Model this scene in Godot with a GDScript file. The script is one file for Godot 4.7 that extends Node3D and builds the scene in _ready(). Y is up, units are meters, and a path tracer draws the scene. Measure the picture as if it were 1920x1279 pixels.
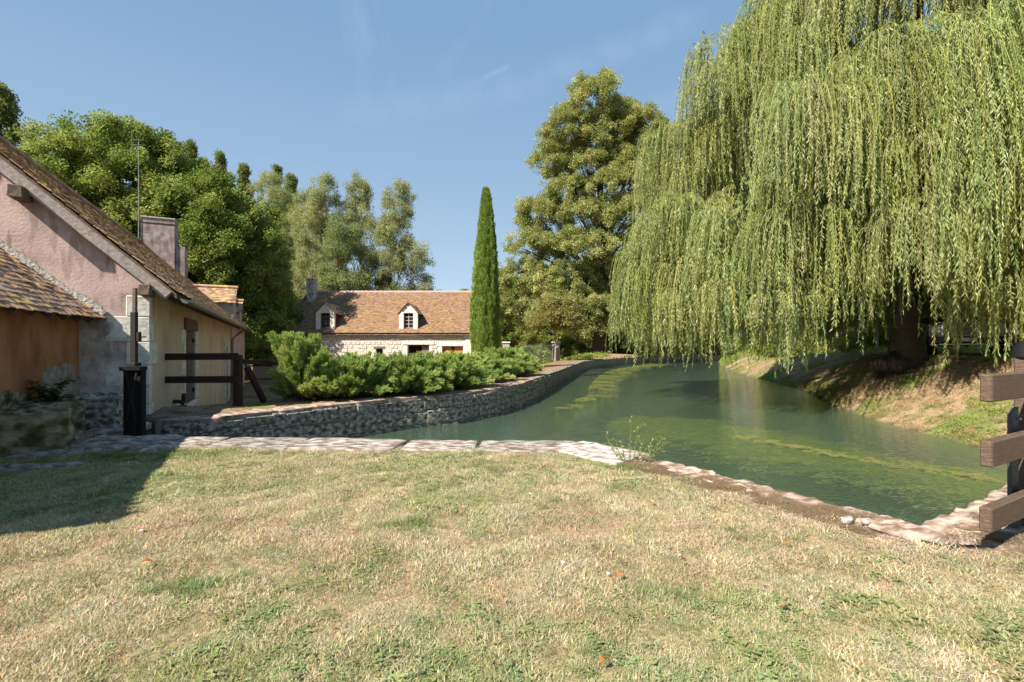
extends Node3D
# A mill pond on a late summer afternoon: pink mill house on the left, long stone barn behind a juniper hedge,
# walled pond, a tall lime tree and a weeping willow on the right bank.  y is up, metres, the camera looks along -z.

var rng := RandomNumberGenerator.new()
var M := {}
var counts := {}
var leaf_meshes := {}

# ------------------------------------------------------------------ mesh collector
class MB:
	var v := PackedVector3Array()
	var n := PackedVector3Array()
	var c := PackedColorArray()
	var u := PackedVector2Array()
	func tri(a: Vector3, b: Vector3, d: Vector3, col := Color.WHITE) -> void:
		var k := (b - a).cross(d - a).normalized()
		v.append(a); v.append(d); v.append(b)
		n.append(k); n.append(k); n.append(k)
		c.append(col); c.append(col); c.append(col)
	func tri_n(a: Vector3, b: Vector3, d: Vector3, na: Vector3, nb: Vector3, nd: Vector3, col := Color.WHITE) -> void:
		v.append(a); v.append(d); v.append(b)
		n.append(na); n.append(nd); n.append(nb)
		c.append(col); c.append(col); c.append(col)
	func quad(a: Vector3, b: Vector3, d: Vector3, e: Vector3, col := Color.WHITE) -> void:
		tri(a, b, d, col)
		tri(a, d, e, col)
	func quad_out(a: Vector3, b: Vector3, d: Vector3, e: Vector3, o: Vector3, col := Color.WHITE) -> void:
		if (b - a).cross(d - a).dot(o) >= 0.0:
			quad(a, b, d, e, col)
		else:
			quad(a, e, d, b, col)
	func tri_out(a: Vector3, b: Vector3, d: Vector3, o: Vector3, col := Color.WHITE) -> void:
		if (b - a).cross(d - a).dot(o) >= 0.0:
			tri(a, b, d, col)
		else:
			tri(a, d, b, col)
	func box(t: Transform3D, s: Vector3, col := Color.WHITE) -> void:
		var h := s * 0.5
		for a in 3:
			var p := (a + 1) % 3
			var q := (a + 2) % 3
			for sg in [-1.0, 1.0]:
				var k := []
				for w in [[-1, -1], [1, -1], [1, 1], [-1, 1]]:
					var x := Vector3.ZERO
					x[a] = h[a] * sg
					x[p] = h[p] * w[0]
					x[q] = h[q] * w[1]
					k.append(t * x)
				var o := Vector3.ZERO
				o[a] = sg
				quad_out(k[0], k[1], k[2], k[3], t.basis * o, col)
	func bevel(t: Transform3D, s: Vector3, b: float, col := Color.WHITE, wob := 0.0, r: RandomNumberGenerator = null) -> void:
		var h := s * 0.5
		var P := {}
		for a in 3:
			for sx in [-1, 1]:
				for sy in [-1, 1]:
					for sz in [-1, 1]:
						var sg := [sx, sy, sz]
						var x := Vector3.ZERO
						for i in 3:
							x[i] = sg[i] * (h[i] if i == a else h[i] - b)
						if wob > 0.0:
							x += Vector3(r.randf_range(-wob, wob), r.randf_range(-wob, wob), r.randf_range(-wob, wob))
						P[[a, sx, sy, sz]] = t * x
		for a in 3:
			var p := (a + 1) % 3
			var q := (a + 2) % 3
			for sg in [-1, 1]:
				var k := []
				for w in [[-1, -1], [1, -1], [1, 1], [-1, 1]]:
					var g := [0, 0, 0]
					g[a] = sg; g[p] = w[0]; g[q] = w[1]
					k.append(P[[a, g[0], g[1], g[2]]])
				var o := Vector3.ZERO
				o[a] = sg
				quad_out(k[0], k[1], k[2], k[3], t.basis * o, col)
			for s1 in [-1, 1]:
				for s2 in [-1, 1]:
					var k := []
					for w in [[p, -1], [p, 1], [q, 1], [q, -1]]:
						var g := [0, 0, 0]
						g[p] = s1; g[q] = s2; g[a] = w[1]
						k.append(P[[w[0], g[0], g[1], g[2]]])
					var o := Vector3.ZERO
					o[p] = s1; o[q] = s2
					quad_out(k[0], k[1], k[2], k[3], t.basis * o, col)
		for sx in [-1, 1]:
			for sy in [-1, 1]:
				for sz in [-1, 1]:
					tri_out(P[[0, sx, sy, sz]], P[[1, sx, sy, sz]], P[[2, sx, sy, sz]], t.basis * Vector3(sx, sy, sz), col)
	func bar(a: Vector3, b: Vector3, w: float, h: float, bev := 0.0, col := Color.WHITE, up := Vector3.UP) -> void:
		var z := (b - a).normalized()
		var x := up.cross(z)
		if x.length() < 0.01:
			x = Vector3.RIGHT
		x = x.normalized()
		var t := Transform3D(Basis(x, z.cross(x), z), (a + b) * 0.5)
		var s := Vector3(w, h, a.distance_to(b))
		if bev > 0.0:
			bevel(t, s, bev, col)
		else:
			box(t, s, col)
	func tube(pts: Array, rad: Array, sides := 8, col := Color.WHITE, cap := true, rough := 0.0, r: RandomNumberGenerator = null) -> void:
		var rings := []
		var nr := []
		var x := Vector3.RIGHT
		for i in pts.size():
			var d: Vector3 = (pts[mini(i + 1, pts.size() - 1)] - pts[maxi(i - 1, 0)]).normalized()
			x = (x - d * x.dot(d))
			if x.length() < 0.1:
				x = d.cross(Vector3.FORWARD)
			x = x.normalized()
			var y := d.cross(x)
			var ring := []
			var nn := []
			for k in sides:
				var an := TAU * k / sides
				var o := x * cos(an) + y * sin(an)
				var rr: float = rad[i]
				if rough > 0.0:
					rr *= 1.0 + r.randf_range(-rough, rough)
				ring.append(pts[i] + o * rr)
				nn.append(o)
			rings.append(ring)
			nr.append(nn)
		for i in pts.size() - 1:
			for k in sides:
				var m := (k + 1) % sides
				tri_n(rings[i][k], rings[i][m], rings[i + 1][m], nr[i][k], nr[i][m], nr[i + 1][m], col)
				tri_n(rings[i][k], rings[i + 1][m], rings[i + 1][k], nr[i][k], nr[i + 1][m], nr[i + 1][k], col)
		if cap:
			var e := pts.size() - 1
			for k in range(1, sides - 1):
				tri(rings[0][0], rings[0][k + 1], rings[0][k], col)
				tri(rings[e][0], rings[e][k], rings[e][k + 1], col)
	# polygon in the xy plane (counter-clockwise seen from +z) pushed from z0 to z1
	func prism(poly: PackedVector2Array, z0: float, z1: float, t := Transform3D(), col := Color.WHITE) -> void:
		var ix := Geometry2D.triangulate_polygon(poly)
		for i in range(0, ix.size(), 3):
			var a := poly[ix[i]]; var b := poly[ix[i + 1]]; var d := poly[ix[i + 2]]
			tri_out(t * Vector3(a.x, a.y, z1), t * Vector3(b.x, b.y, z1), t * Vector3(d.x, d.y, z1), t.basis * Vector3(0, 0, z1 - z0), col)
			tri_out(t * Vector3(a.x, a.y, z0), t * Vector3(b.x, b.y, z0), t * Vector3(d.x, d.y, z0), t.basis * Vector3(0, 0, z0 - z1), col)
		for i in poly.size():
			var a := poly[i]; var b := poly[(i + 1) % poly.size()]
			var e := b - a
			quad_out(t * Vector3(a.x, a.y, z0), t * Vector3(b.x, b.y, z0), t * Vector3(b.x, b.y, z1), t * Vector3(a.x, a.y, z1), t.basis * Vector3(e.y, -e.x, 0), col)
	func mesh() -> ArrayMesh:
		var a := []
		a.resize(Mesh.ARRAY_MAX)
		a[Mesh.ARRAY_VERTEX] = v
		a[Mesh.ARRAY_NORMAL] = n
		a[Mesh.ARRAY_COLOR] = c
		var m := ArrayMesh.new()
		m.add_surface_from_arrays(Mesh.PRIMITIVE_TRIANGLES, a)
		return m

class Buf:
	var f := PackedFloat32Array()
	var count := 0
	func put(b: Basis, o: Vector3, c: Color) -> void:
		f.append_array(PackedFloat32Array([b.x.x, b.y.x, b.z.x, o.x, b.x.y, b.y.y, b.z.y, o.y, b.x.z, b.y.z, b.z.z, o.z, c.r, c.g, c.b, 1.0]))
		count += 1

# ------------------------------------------------------------------ naming, tagging
func numbered(called: String) -> String:
	var k: int = counts.get(called, 0)
	counts[called] = k + 1
	return called if k == 0 else "%s_%03d" % [called, k]

func tag(o: Node3D, label: String, category: String, group := "", kind := "") -> Node3D:
	if label: o.set_meta("label", label)
	if category: o.set_meta("category", category)
	if group: o.set_meta("group", group)
	if kind: o.set_meta("kind", kind)
	return o

func thing(called: String, label: String, category: String, at := Vector3.ZERO, turn := 0.0, group := "") -> Node3D:
	var o := Node3D.new()
	o.name = numbered(called)
	add_child(o)
	o.position = at
	o.rotation.y = turn
	tag(o, label, category, group)
	return o

func part(called: String, b: MB, m: Material, parent: Node = self, kind := "") -> MeshInstance3D:
	return part_mesh(called, b.mesh(), m, parent, kind)

func part_mesh(called: String, me: Mesh, m: Material, parent: Node = self, kind := "") -> MeshInstance3D:
	var o := MeshInstance3D.new()
	o.name = numbered(called) if parent == self else called
	o.mesh = me
	o.material_override = m
	parent.add_child(o, true)
	if kind: o.set_meta("kind", kind)
	return o

func copies(called: String, me: Mesh, m: Material, b: Buf, parent: Node = self, kind := "stuff") -> MultiMeshInstance3D:
	var mm := MultiMesh.new()
	mm.transform_format = MultiMesh.TRANSFORM_3D
	mm.use_colors = true
	mm.mesh = me
	mm.instance_count = b.count
	mm.buffer = b.f
	var o := MultiMeshInstance3D.new()
	o.name = numbered(called) if parent == self else called
	o.multimesh = mm
	o.material_override = m
	parent.add_child(o, true)
	if kind: o.set_meta("kind", kind)
	return o

func rr(a: float, b: float) -> float:
	return rng.randf_range(a, b)

func rdir() -> Vector3:
	var z := rr(-1, 1)
	var a := rr(0, TAU)
	var s := sqrt(1.0 - z * z)
	return Vector3(s * cos(a), z, s * sin(a))

func lin(r: float, g: float, b: float) -> Color:
	return Color(r, g, b).linear_to_srgb()

func at(x: float, y: float, z: float) -> Transform3D:
	return Transform3D(Basis(), Vector3(x, y, z))

# ------------------------------------------------------------------ materials
func noise(freq: float, oct := 4, kind := FastNoiseLite.TYPE_SIMPLEX_SMOOTH, sd := 1, fr := FastNoiseLite.FRACTAL_FBM) -> FastNoiseLite:
	var f := FastNoiseLite.new()
	f.noise_type = kind
	f.frequency = freq
	f.fractal_type = fr
	f.fractal_octaves = oct
	f.seed = sd
	return f

func noise_tex(f: FastNoiseLite, stops: Array = [], size := 512) -> NoiseTexture2D:
	var t := NoiseTexture2D.new()
	t.width = size
	t.height = size
	t.seamless = true
	t.noise = f
	if stops.size():
		var g := Gradient.new()
		var off := PackedFloat32Array()
		var col := PackedColorArray()
		for s in stops:
			off.append(s[0])
			col.append(s[1])
		g.offsets = off
		g.colors = col
		t.color_ramp = g
	return t

func plain(r: float, g: float, b: float, rough := 0.8, metal := 0.0) -> StandardMaterial3D:
	var m := StandardMaterial3D.new()
	m.albedo_color = lin(r, g, b)
	m.roughness = rough
	m.metallic = metal
	m.metallic_specular = 0.35
	return m

# a triplanar surface: colour ramp over noise, relief from a finer noise
func surf(stops: Array, freq: float, tile: float, rough := 0.85, bump := 0.0, bump_tex: Texture2D = null, sd := 1, oct := 5, vc := false, world := true, stretch := Vector3.ONE) -> StandardMaterial3D:
	var m := StandardMaterial3D.new()
	var st := []
	for s in stops:
		st.append([s[0], lin(s[1], s[2], s[3])])
	m.albedo_texture = noise_tex(noise(freq, oct, FastNoiseLite.TYPE_SIMPLEX_SMOOTH, sd), st)
	m.uv1_triplanar = true
	m.uv1_world_triplanar = world
	m.uv1_scale = stretch / tile
	m.roughness = rough
	m.metallic_specular = 0.3
	m.vertex_color_use_as_albedo = vc
	if bump != 0.0:
		m.heightmap_enabled = true
		m.heightmap_texture = bump_tex
		m.heightmap_scale = bump
	return m

func leaf_mat(back := 0.5, rough := 0.55) -> StandardMaterial3D:
	var m := StandardMaterial3D.new()
	m.vertex_color_use_as_albedo = true
	m.roughness = rough
	m.metallic_specular = 0.35
	m.backlight_enabled = true
	m.backlight = lin(back, back, back * 0.6)
	return m

func make_materials() -> void:
	var grain := noise_tex(noise(0.03, 5, FastNoiseLite.TYPE_SIMPLEX_SMOOTH, 11))
	var fine := noise_tex(noise(0.09, 4, FastNoiseLite.TYPE_SIMPLEX_SMOOTH, 12))
	M.pink = surf([[0.0, 0.35, 0.275, 0.255], [0.36, 0.49, 0.36, 0.325], [0.55, 0.56, 0.415, 0.37], [1.0, 0.62, 0.48, 0.43]], 0.008, 2.6, 0.9, 0.35, fine, 3)
	M.pale_plaster = surf([[0.0, 0.24, 0.21, 0.19], [0.4, 0.42, 0.37, 0.33], [0.6, 0.55, 0.5, 0.45], [1.0, 0.62, 0.57, 0.52]], 0.012, 1.6, 0.9, 1.0, grain, 4)
	M.ochre = surf([[0.0, 0.38, 0.30, 0.20], [0.45, 0.50, 0.405, 0.275], [0.6, 0.55, 0.455, 0.32], [1.0, 0.60, 0.50, 0.37]], 0.006, 3.0, 0.9, 0.25, fine, 5, 5, false, true, Vector3(1, 0.6, 1))
	M.rust_plaster = surf([[0.0, 0.17, 0.075, 0.035], [0.45, 0.30, 0.14, 0.065], [0.6, 0.36, 0.175, 0.085], [1.0, 0.40, 0.22, 0.12]], 0.01, 2.4, 0.92, 0.3, fine, 6, 5, false, true, Vector3(1.2, 0.5, 1.2))
	M.white_stone = surf([[0.0, 0.33, 0.31, 0.27], [0.4, 0.56, 0.54, 0.48], [0.6, 0.66, 0.64, 0.58], [1.0, 0.74, 0.72, 0.66]], 0.012, 1.2, 0.85, 0.5, grain, 7)
	M.rubble = surf([[0.0, 0.20, 0.17, 0.14], [0.42, 0.46, 0.41, 0.35], [0.58, 0.60, 0.55, 0.48], [1.0, 0.72, 0.67, 0.60]], 0.03, 1.8, 0.9, 0.8, grain, 8)
	M.mortar = surf([[0.0, 0.30, 0.27, 0.23], [1.0, 0.62, 0.58, 0.51]], 0.03, 1.2, 0.95, 2.0, grain, 9)
	# grey limestone with black and pale lichen
	M.lichen = surf([[0.0, 0.045, 0.04, 0.034], [0.34, 0.07, 0.064, 0.054], [0.45, 0.15, 0.138, 0.115], [0.57, 0.24, 0.22, 0.185], [0.7, 0.38, 0.355, 0.305], [1.0, 0.54, 0.51, 0.45]], 0.02, 1.15, 0.92, 1.4, grain, 10, 7)
	M.lichen_moss = surf([[0.0, 0.03, 0.026, 0.012], [0.4, 0.085, 0.07, 0.03], [0.52, 0.17, 0.145, 0.075], [0.62, 0.24, 0.22, 0.15], [1.0, 0.40, 0.37, 0.30]], 0.012, 1.1, 0.95, 1.4, grain, 13, 7)
	M.grey_render = surf([[0.0, 0.13, 0.12, 0.10], [0.45, 0.23, 0.21, 0.185], [0.6, 0.30, 0.275, 0.24], [1.0, 0.40, 0.37, 0.33]], 0.012, 1.3, 0.92, 0.6, grain, 28, 6)
	M.old_render = surf([[0.0, 0.17, 0.14, 0.13], [0.42, 0.30, 0.24, 0.225], [0.58, 0.40, 0.315, 0.29], [1.0, 0.50, 0.41, 0.38]], 0.01, 2.2, 0.9, 0.4, fine, 29, 6)
	M.coping = surf([[0.0, 0.14, 0.105, 0.085], [0.36, 0.26, 0.205, 0.17], [0.47, 0.36, 0.31, 0.275], [0.56, 0.45, 0.415, 0.385], [0.68, 0.56, 0.54, 0.515], [1.0, 0.68, 0.67, 0.65]], 0.016, 1.5, 0.92, 0.5, grain, 14, 8, true, true, Vector3(0.8, 1.5, 1.6))
	M.rubble_core = surf([[0.0, 0.12, 0.105, 0.085], [0.5, 0.22, 0.195, 0.16], [1.0, 0.34, 0.31, 0.265]], 0.012, 1.2, 0.95, 1.0, grain, 15)

	M.pond_wall = surf([[0.0, 0.09, 0.078, 0.055], [0.4, 0.165, 0.145, 0.105], [0.6, 0.25, 0.225, 0.175], [1.0, 0.38, 0.35, 0.29]], 0.014, 1.6, 0.95, 1.2, grain, 16, 6, false, true, Vector3(1.6, 0.5, 1.6))
	M.ground = surf([[0.0, 0.36, 0.36, 0.36], [0.4, 0.68, 0.68, 0.68], [0.55, 0.9, 0.9, 0.9], [1.0, 1.3, 1.3, 1.3]], 0.03, 0.9, 0.98, 1.5, grain, 17, 7, true)
	M.ground.metallic_specular = 0.1
	M.brown_wood = surf([[0.0, 0.07, 0.046, 0.034], [0.42, 0.14, 0.092, 0.064], [0.6, 0.175, 0.118, 0.084], [0.72, 0.22, 0.16, 0.12], [1.0, 0.32, 0.27, 0.235]], 0.03, 0.7, 0.7, 0.8, fine, 18, 7, false, false, Vector3(6, 6, 0.6))
	M.dark_wood = surf([[0.0, 0.028, 0.016, 0.014], [0.5, 0.05, 0.03, 0.027], [1.0, 0.085, 0.055, 0.05]], 0.02, 0.6, 0.7, 0.8, fine, 19, 5, false, false, Vector3(6, 6, 0.6))
	M.black_wood = surf([[0.0, 0.008, 0.008, 0.009], [0.6, 0.017, 0.017, 0.018], [1.0, 0.04, 0.04, 0.042]], 0.02, 0.5, 0.7, 1.0, fine, 20, 5, false, false, Vector3(6, 0.6, 6))
	M.old_wood = surf([[0.0, 0.09, 0.065, 0.05], [0.5, 0.19, 0.14, 0.11], [1.0, 0.33, 0.27, 0.22]], 0.02, 0.6, 0.85, 1.0, fine, 21, 5, false, false, Vector3(5, 0.7, 5))
	M.orange_wood = surf([[0.0, 0.30, 0.125, 0.035], [0.5, 0.46, 0.21, 0.065], [1.0, 0.55, 0.29, 0.11]], 0.02, 1.0, 0.7, 0.4, fine, 22, 4, false, false, Vector3(4, 0.6, 4))
	M.red_boards = surf([[0.0, 0.05, 0.018, 0.012], [0.6, 0.11, 0.035, 0.022], [1.0, 0.16, 0.06, 0.04]], 0.02, 1.0, 0.85, 0.6, fine, 23)
	M.verge = surf([[0.0, 0.20, 0.17, 0.15], [0.5, 0.36, 0.315, 0.29], [1.0, 0.50, 0.45, 0.42]], 0.02, 1.0, 0.9, 0.3, grain, 24)
	M.zinc = surf([[0.0, 0.13, 0.145, 0.125], [0.6, 0.22, 0.24, 0.205], [1.0, 0.30, 0.32, 0.28]], 0.01, 1.0, 0.45, 0.0, null, 25)
	M.zinc.metallic = 0.35
	M.iron = surf([[0.0, 0.018, 0.017, 0.017], [0.6, 0.035, 0.033, 0.032], [1.0, 0.10, 0.055, 0.03]], 0.04, 0.4, 0.6, 0.6, fine, 26)
	M.iron.metallic = 0.3
	M.slate_iron = surf([[0.0, 0.045, 0.05, 0.058], [0.5, 0.085, 0.092, 0.105], [1.0, 0.14, 0.15, 0.165]], 0.03, 0.5, 0.5, 0.4, fine, 27)
	M.slate_iron.metallic = 0.3
	M.glass = plain(0.015, 0.018, 0.022, 0.06)
	M.glass.metallic_specular = 0.6
	M.white_frame = plain(0.5, 0.48, 0.43, 0.6)

	M.tiles = []
	var base := [[0.44, 0.26, 0.165], [0.55, 0.34, 0.155], [0.36, 0.21, 0.155], [0.60, 0.41, 0.17], [0.50, 0.33, 0.25], [0.21, 0.13, 0.095]]
	for k in base.size():
		var b: Array = base[k]
		M.tiles.append(surf([[0.0, b[0] * 0.45, b[1] * 0.45, b[2] * 0.5], [0.42, b[0] * 0.85, b[1] * 0.83, b[2] * 0.85], [0.58, b[0], b[1], b[2]], [1.0, b[0] * 1.3, b[1] * 1.35, b[2] * 1.3]], 0.06, 0.7, 0.95, 0.5, grain, 30 + k, 5))
	M.tile_mass = surf([[0.0, 0.45, 0.45, 0.45], [0.45, 0.85, 0.85, 0.85], [0.6, 1.05, 1.02, 0.98], [1.0, 1.4, 1.3, 1.1]], 0.05, 0.9, 0.95, 0.5, grain, 40, 5, true)
	M.bark = surf([[0.0, 0.035, 0.028, 0.022], [0.5, 0.085, 0.068, 0.053], [1.0, 0.17, 0.14, 0.11]], 0.04, 0.9, 0.95, 4.0, grain, 41, 5, false, true, Vector3(3, 0.6, 3))
	M.red_bark = surf([[0.0, 0.05, 0.024, 0.016], [0.5, 0.13, 0.065, 0.042], [1.0, 0.22, 0.12, 0.085]], 0.04, 0.9, 0.95, 4.0, grain, 42, 5, false, true, Vector3(3, 0.6, 3))
	M.pale_bark = surf([[0.0, 0.16, 0.13, 0.10], [0.5, 0.32, 0.28, 0.23], [1.0, 0.46, 0.42, 0.36]], 0.03, 0.9, 0.9, 2.0, grain, 43)
	# rain streaks and grime that run down the rendered walls
	var streak := noise_tex(noise(0.012, 5, FastNoiseLite.TYPE_SIMPLEX_SMOOTH, 44), [[0.0, lin(0.45, 0.43, 0.42)], [0.33, lin(0.72, 0.70, 0.69)], [0.45, Color.WHITE], [1.0, Color.WHITE]])
	for m in [M.pink, M.old_render, M.pale_plaster]:
		m.detail_enabled = true
		m.detail_albedo = streak
		m.detail_blend_mode = BaseMaterial3D.BLEND_MODE_MUL
		m.detail_uv_layer = BaseMaterial3D.DETAIL_UV_2
		m.uv2_triplanar = true
		m.uv2_world_triplanar = true
		m.uv2_scale = Vector3(0.8, 0.2, 0.8)
	M.willow_leaf = leaf_mat(0.8, 0.4)
	M.willow_leaf.metallic_specular = 0.5
	M.leaf = leaf_mat(0.9)
	M.needle = leaf_mat(0.6, 0.7)
	M.blade = leaf_mat(0.6, 0.75)
	M.blade.metallic_specular = 0.2
	var w := StandardMaterial3D.new()
	w.albedo_color = Color(lin(0.085, 0.138, 0.088), 0.48)
	w.transparency = BaseMaterial3D.TRANSPARENCY_ALPHA
	w.roughness = 0.03
	w.metallic_specular = 0.5
	w.heightmap_enabled = true
	w.heightmap_texture = noise_tex(noise(0.022, 4, FastNoiseLite.TYPE_SIMPLEX_SMOOTH, 50))
	w.heightmap_scale = 0.8
	w.uv1_triplanar = true
	w.uv1_world_triplanar = true
	w.uv1_scale = Vector3(0.33, 1, 0.85)
	M.water = w
	M.car_paint = plain(0.22, 0.23, 0.235, 0.3)
	M.car_paint.clearcoat_enabled = true
	M.car_paint.clearcoat = 0.8
	M.rubber = plain(0.012, 0.012, 0.012, 0.8)
	M.black_plastic = plain(0.016, 0.016, 0.017, 0.5)
	M.chrome = plain(0.55, 0.55, 0.55, 0.25, 0.9)
	M.lamp_glass = plain(0.5, 0.5, 0.48, 0.1)

# ------------------------------------------------------------------ the lie of the land
const WATER := -0.73
# outline of the pond; the last number says what stands there: 0 near coping, 1 far retaining wall, 2 earth bank
var pond := [
	[-5.45, -6.55, 0], [-4.33, -6.28, 0], [-2.19, -6.17, 0], [-1.07, -6.03, 0], [0.27, -6.0, 0], [0.95, -5.9, 0], [1.25, -5.55, 0], [1.49, -5.14, 0], [1.77, -4.7, 0], [2.07, -4.24, 0], [2.31, -3.86, 0], [2.44, -3.66, 0], [2.59, -3.43, 0],
	[2.71, -3.15, 0], [3.2, -3.43, 0], [3.75, -3.79, 0], [4.6, -4.32, 0], [6.2, -5.4, 0], [7.8, -6.9, 2],
	[8.6, -8.2, 2], [8.9, -9.14, 2], [9.2, -10.8, 2], [9.5, -12.4, 2], [10.5, -15.8, 2], [11.7, -18.6, 2], [13.0, -21.6, 2], [14.4, -27.0, 2], [16.1, -34.0, 2], [20.9, -48.0, 2], [27.0, -62.0, 1],
	[20.6, -61.0, 1], [15.0, -55.0, 1], [11.0, -49.0, 1], [5.8, -38.5, 1], [3.8, -30.0, 1], [2.05, -22.5, 1], [1.15, -18.7, 1], [0.35, -15.65, 1], [-0.58, -13.2, 1], [-1.47, -12.0, 1], [-2.69, -11.0, 1], [-4.6, -8.64, 1], [-5.05, -7.94, 1], [-5.75, -7.71, 1]]
var lumps := FastNoiseLite.new()
var patches := FastNoiseLite.new()

func seg_dist(p: Vector2, a: Vector2, b: Vector2) -> float:
	var e := b - a
	var t := clampf((p - a).dot(e) / e.length_squared(), 0.0, 1.0)
	return p.distance_to(a + e * t)

# [inside, distance to near coping, to far wall, to bank]
func pond_at(x: float, z: float) -> Array:
	if x < -48.0 or x > 60.0 or z > 12.0 or z < -110.0:
		return [false, 99.0, 99.0, 99.0]
	var p := Vector2(x, z)
	var d := [99.0, 99.0, 99.0]
	var inside := false
	var k := pond.size()
	for i in k:
		var a := Vector2(pond[i][0], pond[i][1])
		var j := (i + 1) % k
		var b := Vector2(pond[j][0], pond[j][1])
		var w: int = pond[i][2]
		d[w] = minf(d[w], seg_dist(p, a, b))
		if (a.y > z) != (b.y > z) and x < (b.x - a.x) * (z - a.y) / (b.y - a.y) + a.x:
			inside = not inside
	return [inside, d[0], d[1], d[2]]

func algae(x: float, z: float) -> float:
	var a := 1.0 - seg_dist(Vector2(x, z), Vector2(4.0, -12.2), Vector2(5.3, -9.6)) / 1.35
	var b := 1.0 - seg_dist(Vector2(x, z), Vector2(5.2, -9.4), Vector2(6.9, -6.7)) / 0.95
	var e := 1.0 - seg_dist(Vector2(x, z), Vector2(1.9, -5.4), Vector2(2.5, -6.0)) / 0.35
	return maxf(maxf(a, b), e)

func land(x: float, z: float) -> float:
	return land_of(x, z, pond_at(x, z))

func land_of(x: float, z: float, q: Array) -> float:
	var inside: bool = q[0]
	var dn: float = q[1]
	var dw: float = q[2]
	var db: float = q[3]
	var bump := lumps.get_noise_2d(x, z)
	var stone := minf(dn, dw)
	if inside or (stone < 0.22 and stone < db):
		var bed := -1.75 + 0.15 * bump
		bed = maxf(bed, WATER - 0.03 - db * 0.34)
		return bed
	# right bank, climbing to a plateau
	var right := 0.0
	if x > 3.0:
		right = smoothstep(-1.6, 1.6, minf(dn, dw) - db)
	var rise := clampf(db / 3.0, 0.0, 1.0)
	var bank := WATER + 1.6 * (rise * (1.12 - 0.12 * rise * rise)) + 0.07 * bump * minf(1.0, db)
	if z < -24.0:
		bank = lerpf(bank, minf(bank, 0.35), smoothstep(-24.0, -36.0, z))
	var lawn := 0.025 * bump
	if z < -6.9 and x < 26.0 and dw < 98.0:
		var low := smoothstep(1.9, 5.5, dw) * (1.0 - smoothstep(-1.0, 6.0, x + (z + 22.0) * 0.12))
		lawn += -1.1 * low
		var mx := x - 10.2
		var mz := z + 56.5
		lawn += 0.5 * exp(-(mx * mx + mz * mz) / 42.0) - 0.12 * smoothstep(-45.0, -60.0, z)
	elif x < -6.2 and z < -6.9:
		lawn -= 1.1
	return lerpf(lawn, bank, clampf(right, 0.0, 1.0))

func span(stops: Array) -> PackedFloat32Array:
	var out := PackedFloat32Array()
	for i in stops.size() - 1:
		var a: float = stops[i][0]
		var b: float = stops[i + 1][0]
		var n := int(round((b - a) / stops[i][1]))
		for k in n:
			out.append(a + (b - a) * k / n)
	out.append(stops[-1][0])
	return out

func ground_color(x: float, z: float, q: Array, y: float) -> Color:
	var p1 := patches.get_noise_2d(x * 0.8, z * 0.8)
	var p2 := patches.get_noise_2d(x * 3.1 + 40.0, z * 3.1)
	var straw := Color(0.34, 0.25, 0.15)
	var dry := Color(0.30, 0.195, 0.125)
	var green := Color(0.17, 0.17, 0.07)
	var dirt := Color(0.36, 0.26, 0.19)
	if q[0] or (minf(q[1], q[2]) < 0.22 and minf(q[1], q[2]) < q[3]):
		var bed := Color(0.10, 0.11, 0.055).lerp(Color(0.055, 0.09, 0.055), clampf(q[3] * 0.5, 0, 1))
		return bed
	var c := straw.lerp(green, smoothstep(-0.15, 0.45, p1 + 0.5 * p2))
	c = c.lerp(dry, smoothstep(0.1, 0.5, p2 - p1 * 0.5))
	if q[3] < 16.0 and x > 6.5:    # bank: pale dry soil with green growth
		c = Color(0.40, 0.29, 0.185).lerp(Color(0.17, 0.20, 0.06), smoothstep(0.0, 0.3, p1 + 0.6 * p2 + (0.35 if q[3] < 0.6 else 0.0)))
		c = c.lerp(Color(0.27, 0.16, 0.095), smoothstep(0.05, 0.4, p2 - 0.4 * p1) * 0.7)
		return c
	if q[1] < 1.0 and x > 0.9:
		return c.lerp(dirt, 1.0 - smoothstep(0.35, 0.75 + 0.25 * p2, q[1]))
	if q[1] < 0.6:
		return c.lerp(dirt, 0.6 * (1.0 - smoothstep(0.3, 0.6, q[1])))
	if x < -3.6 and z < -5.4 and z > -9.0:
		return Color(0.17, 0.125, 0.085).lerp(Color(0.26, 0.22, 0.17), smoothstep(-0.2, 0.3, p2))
	if q[2] < 3.0 and z < -6.9:
		c = Color(0.40, 0.265, 0.19).lerp(Color(0.27, 0.165, 0.11), smoothstep(-0.1, 0.4, p2))
		return c.lerp(Color(0.22, 0.20, 0.08), smoothstep(0.25, 0.5, p1))
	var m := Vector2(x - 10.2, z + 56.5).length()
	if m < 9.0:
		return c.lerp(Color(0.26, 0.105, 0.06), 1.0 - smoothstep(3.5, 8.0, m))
	if z < -6.9 and x < 2.0:
		return Color(0.30, 0.20, 0.13).lerp(Color(0.16, 0.15, 0.06), smoothstep(-0.1, 0.4, p1))
	return c

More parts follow.
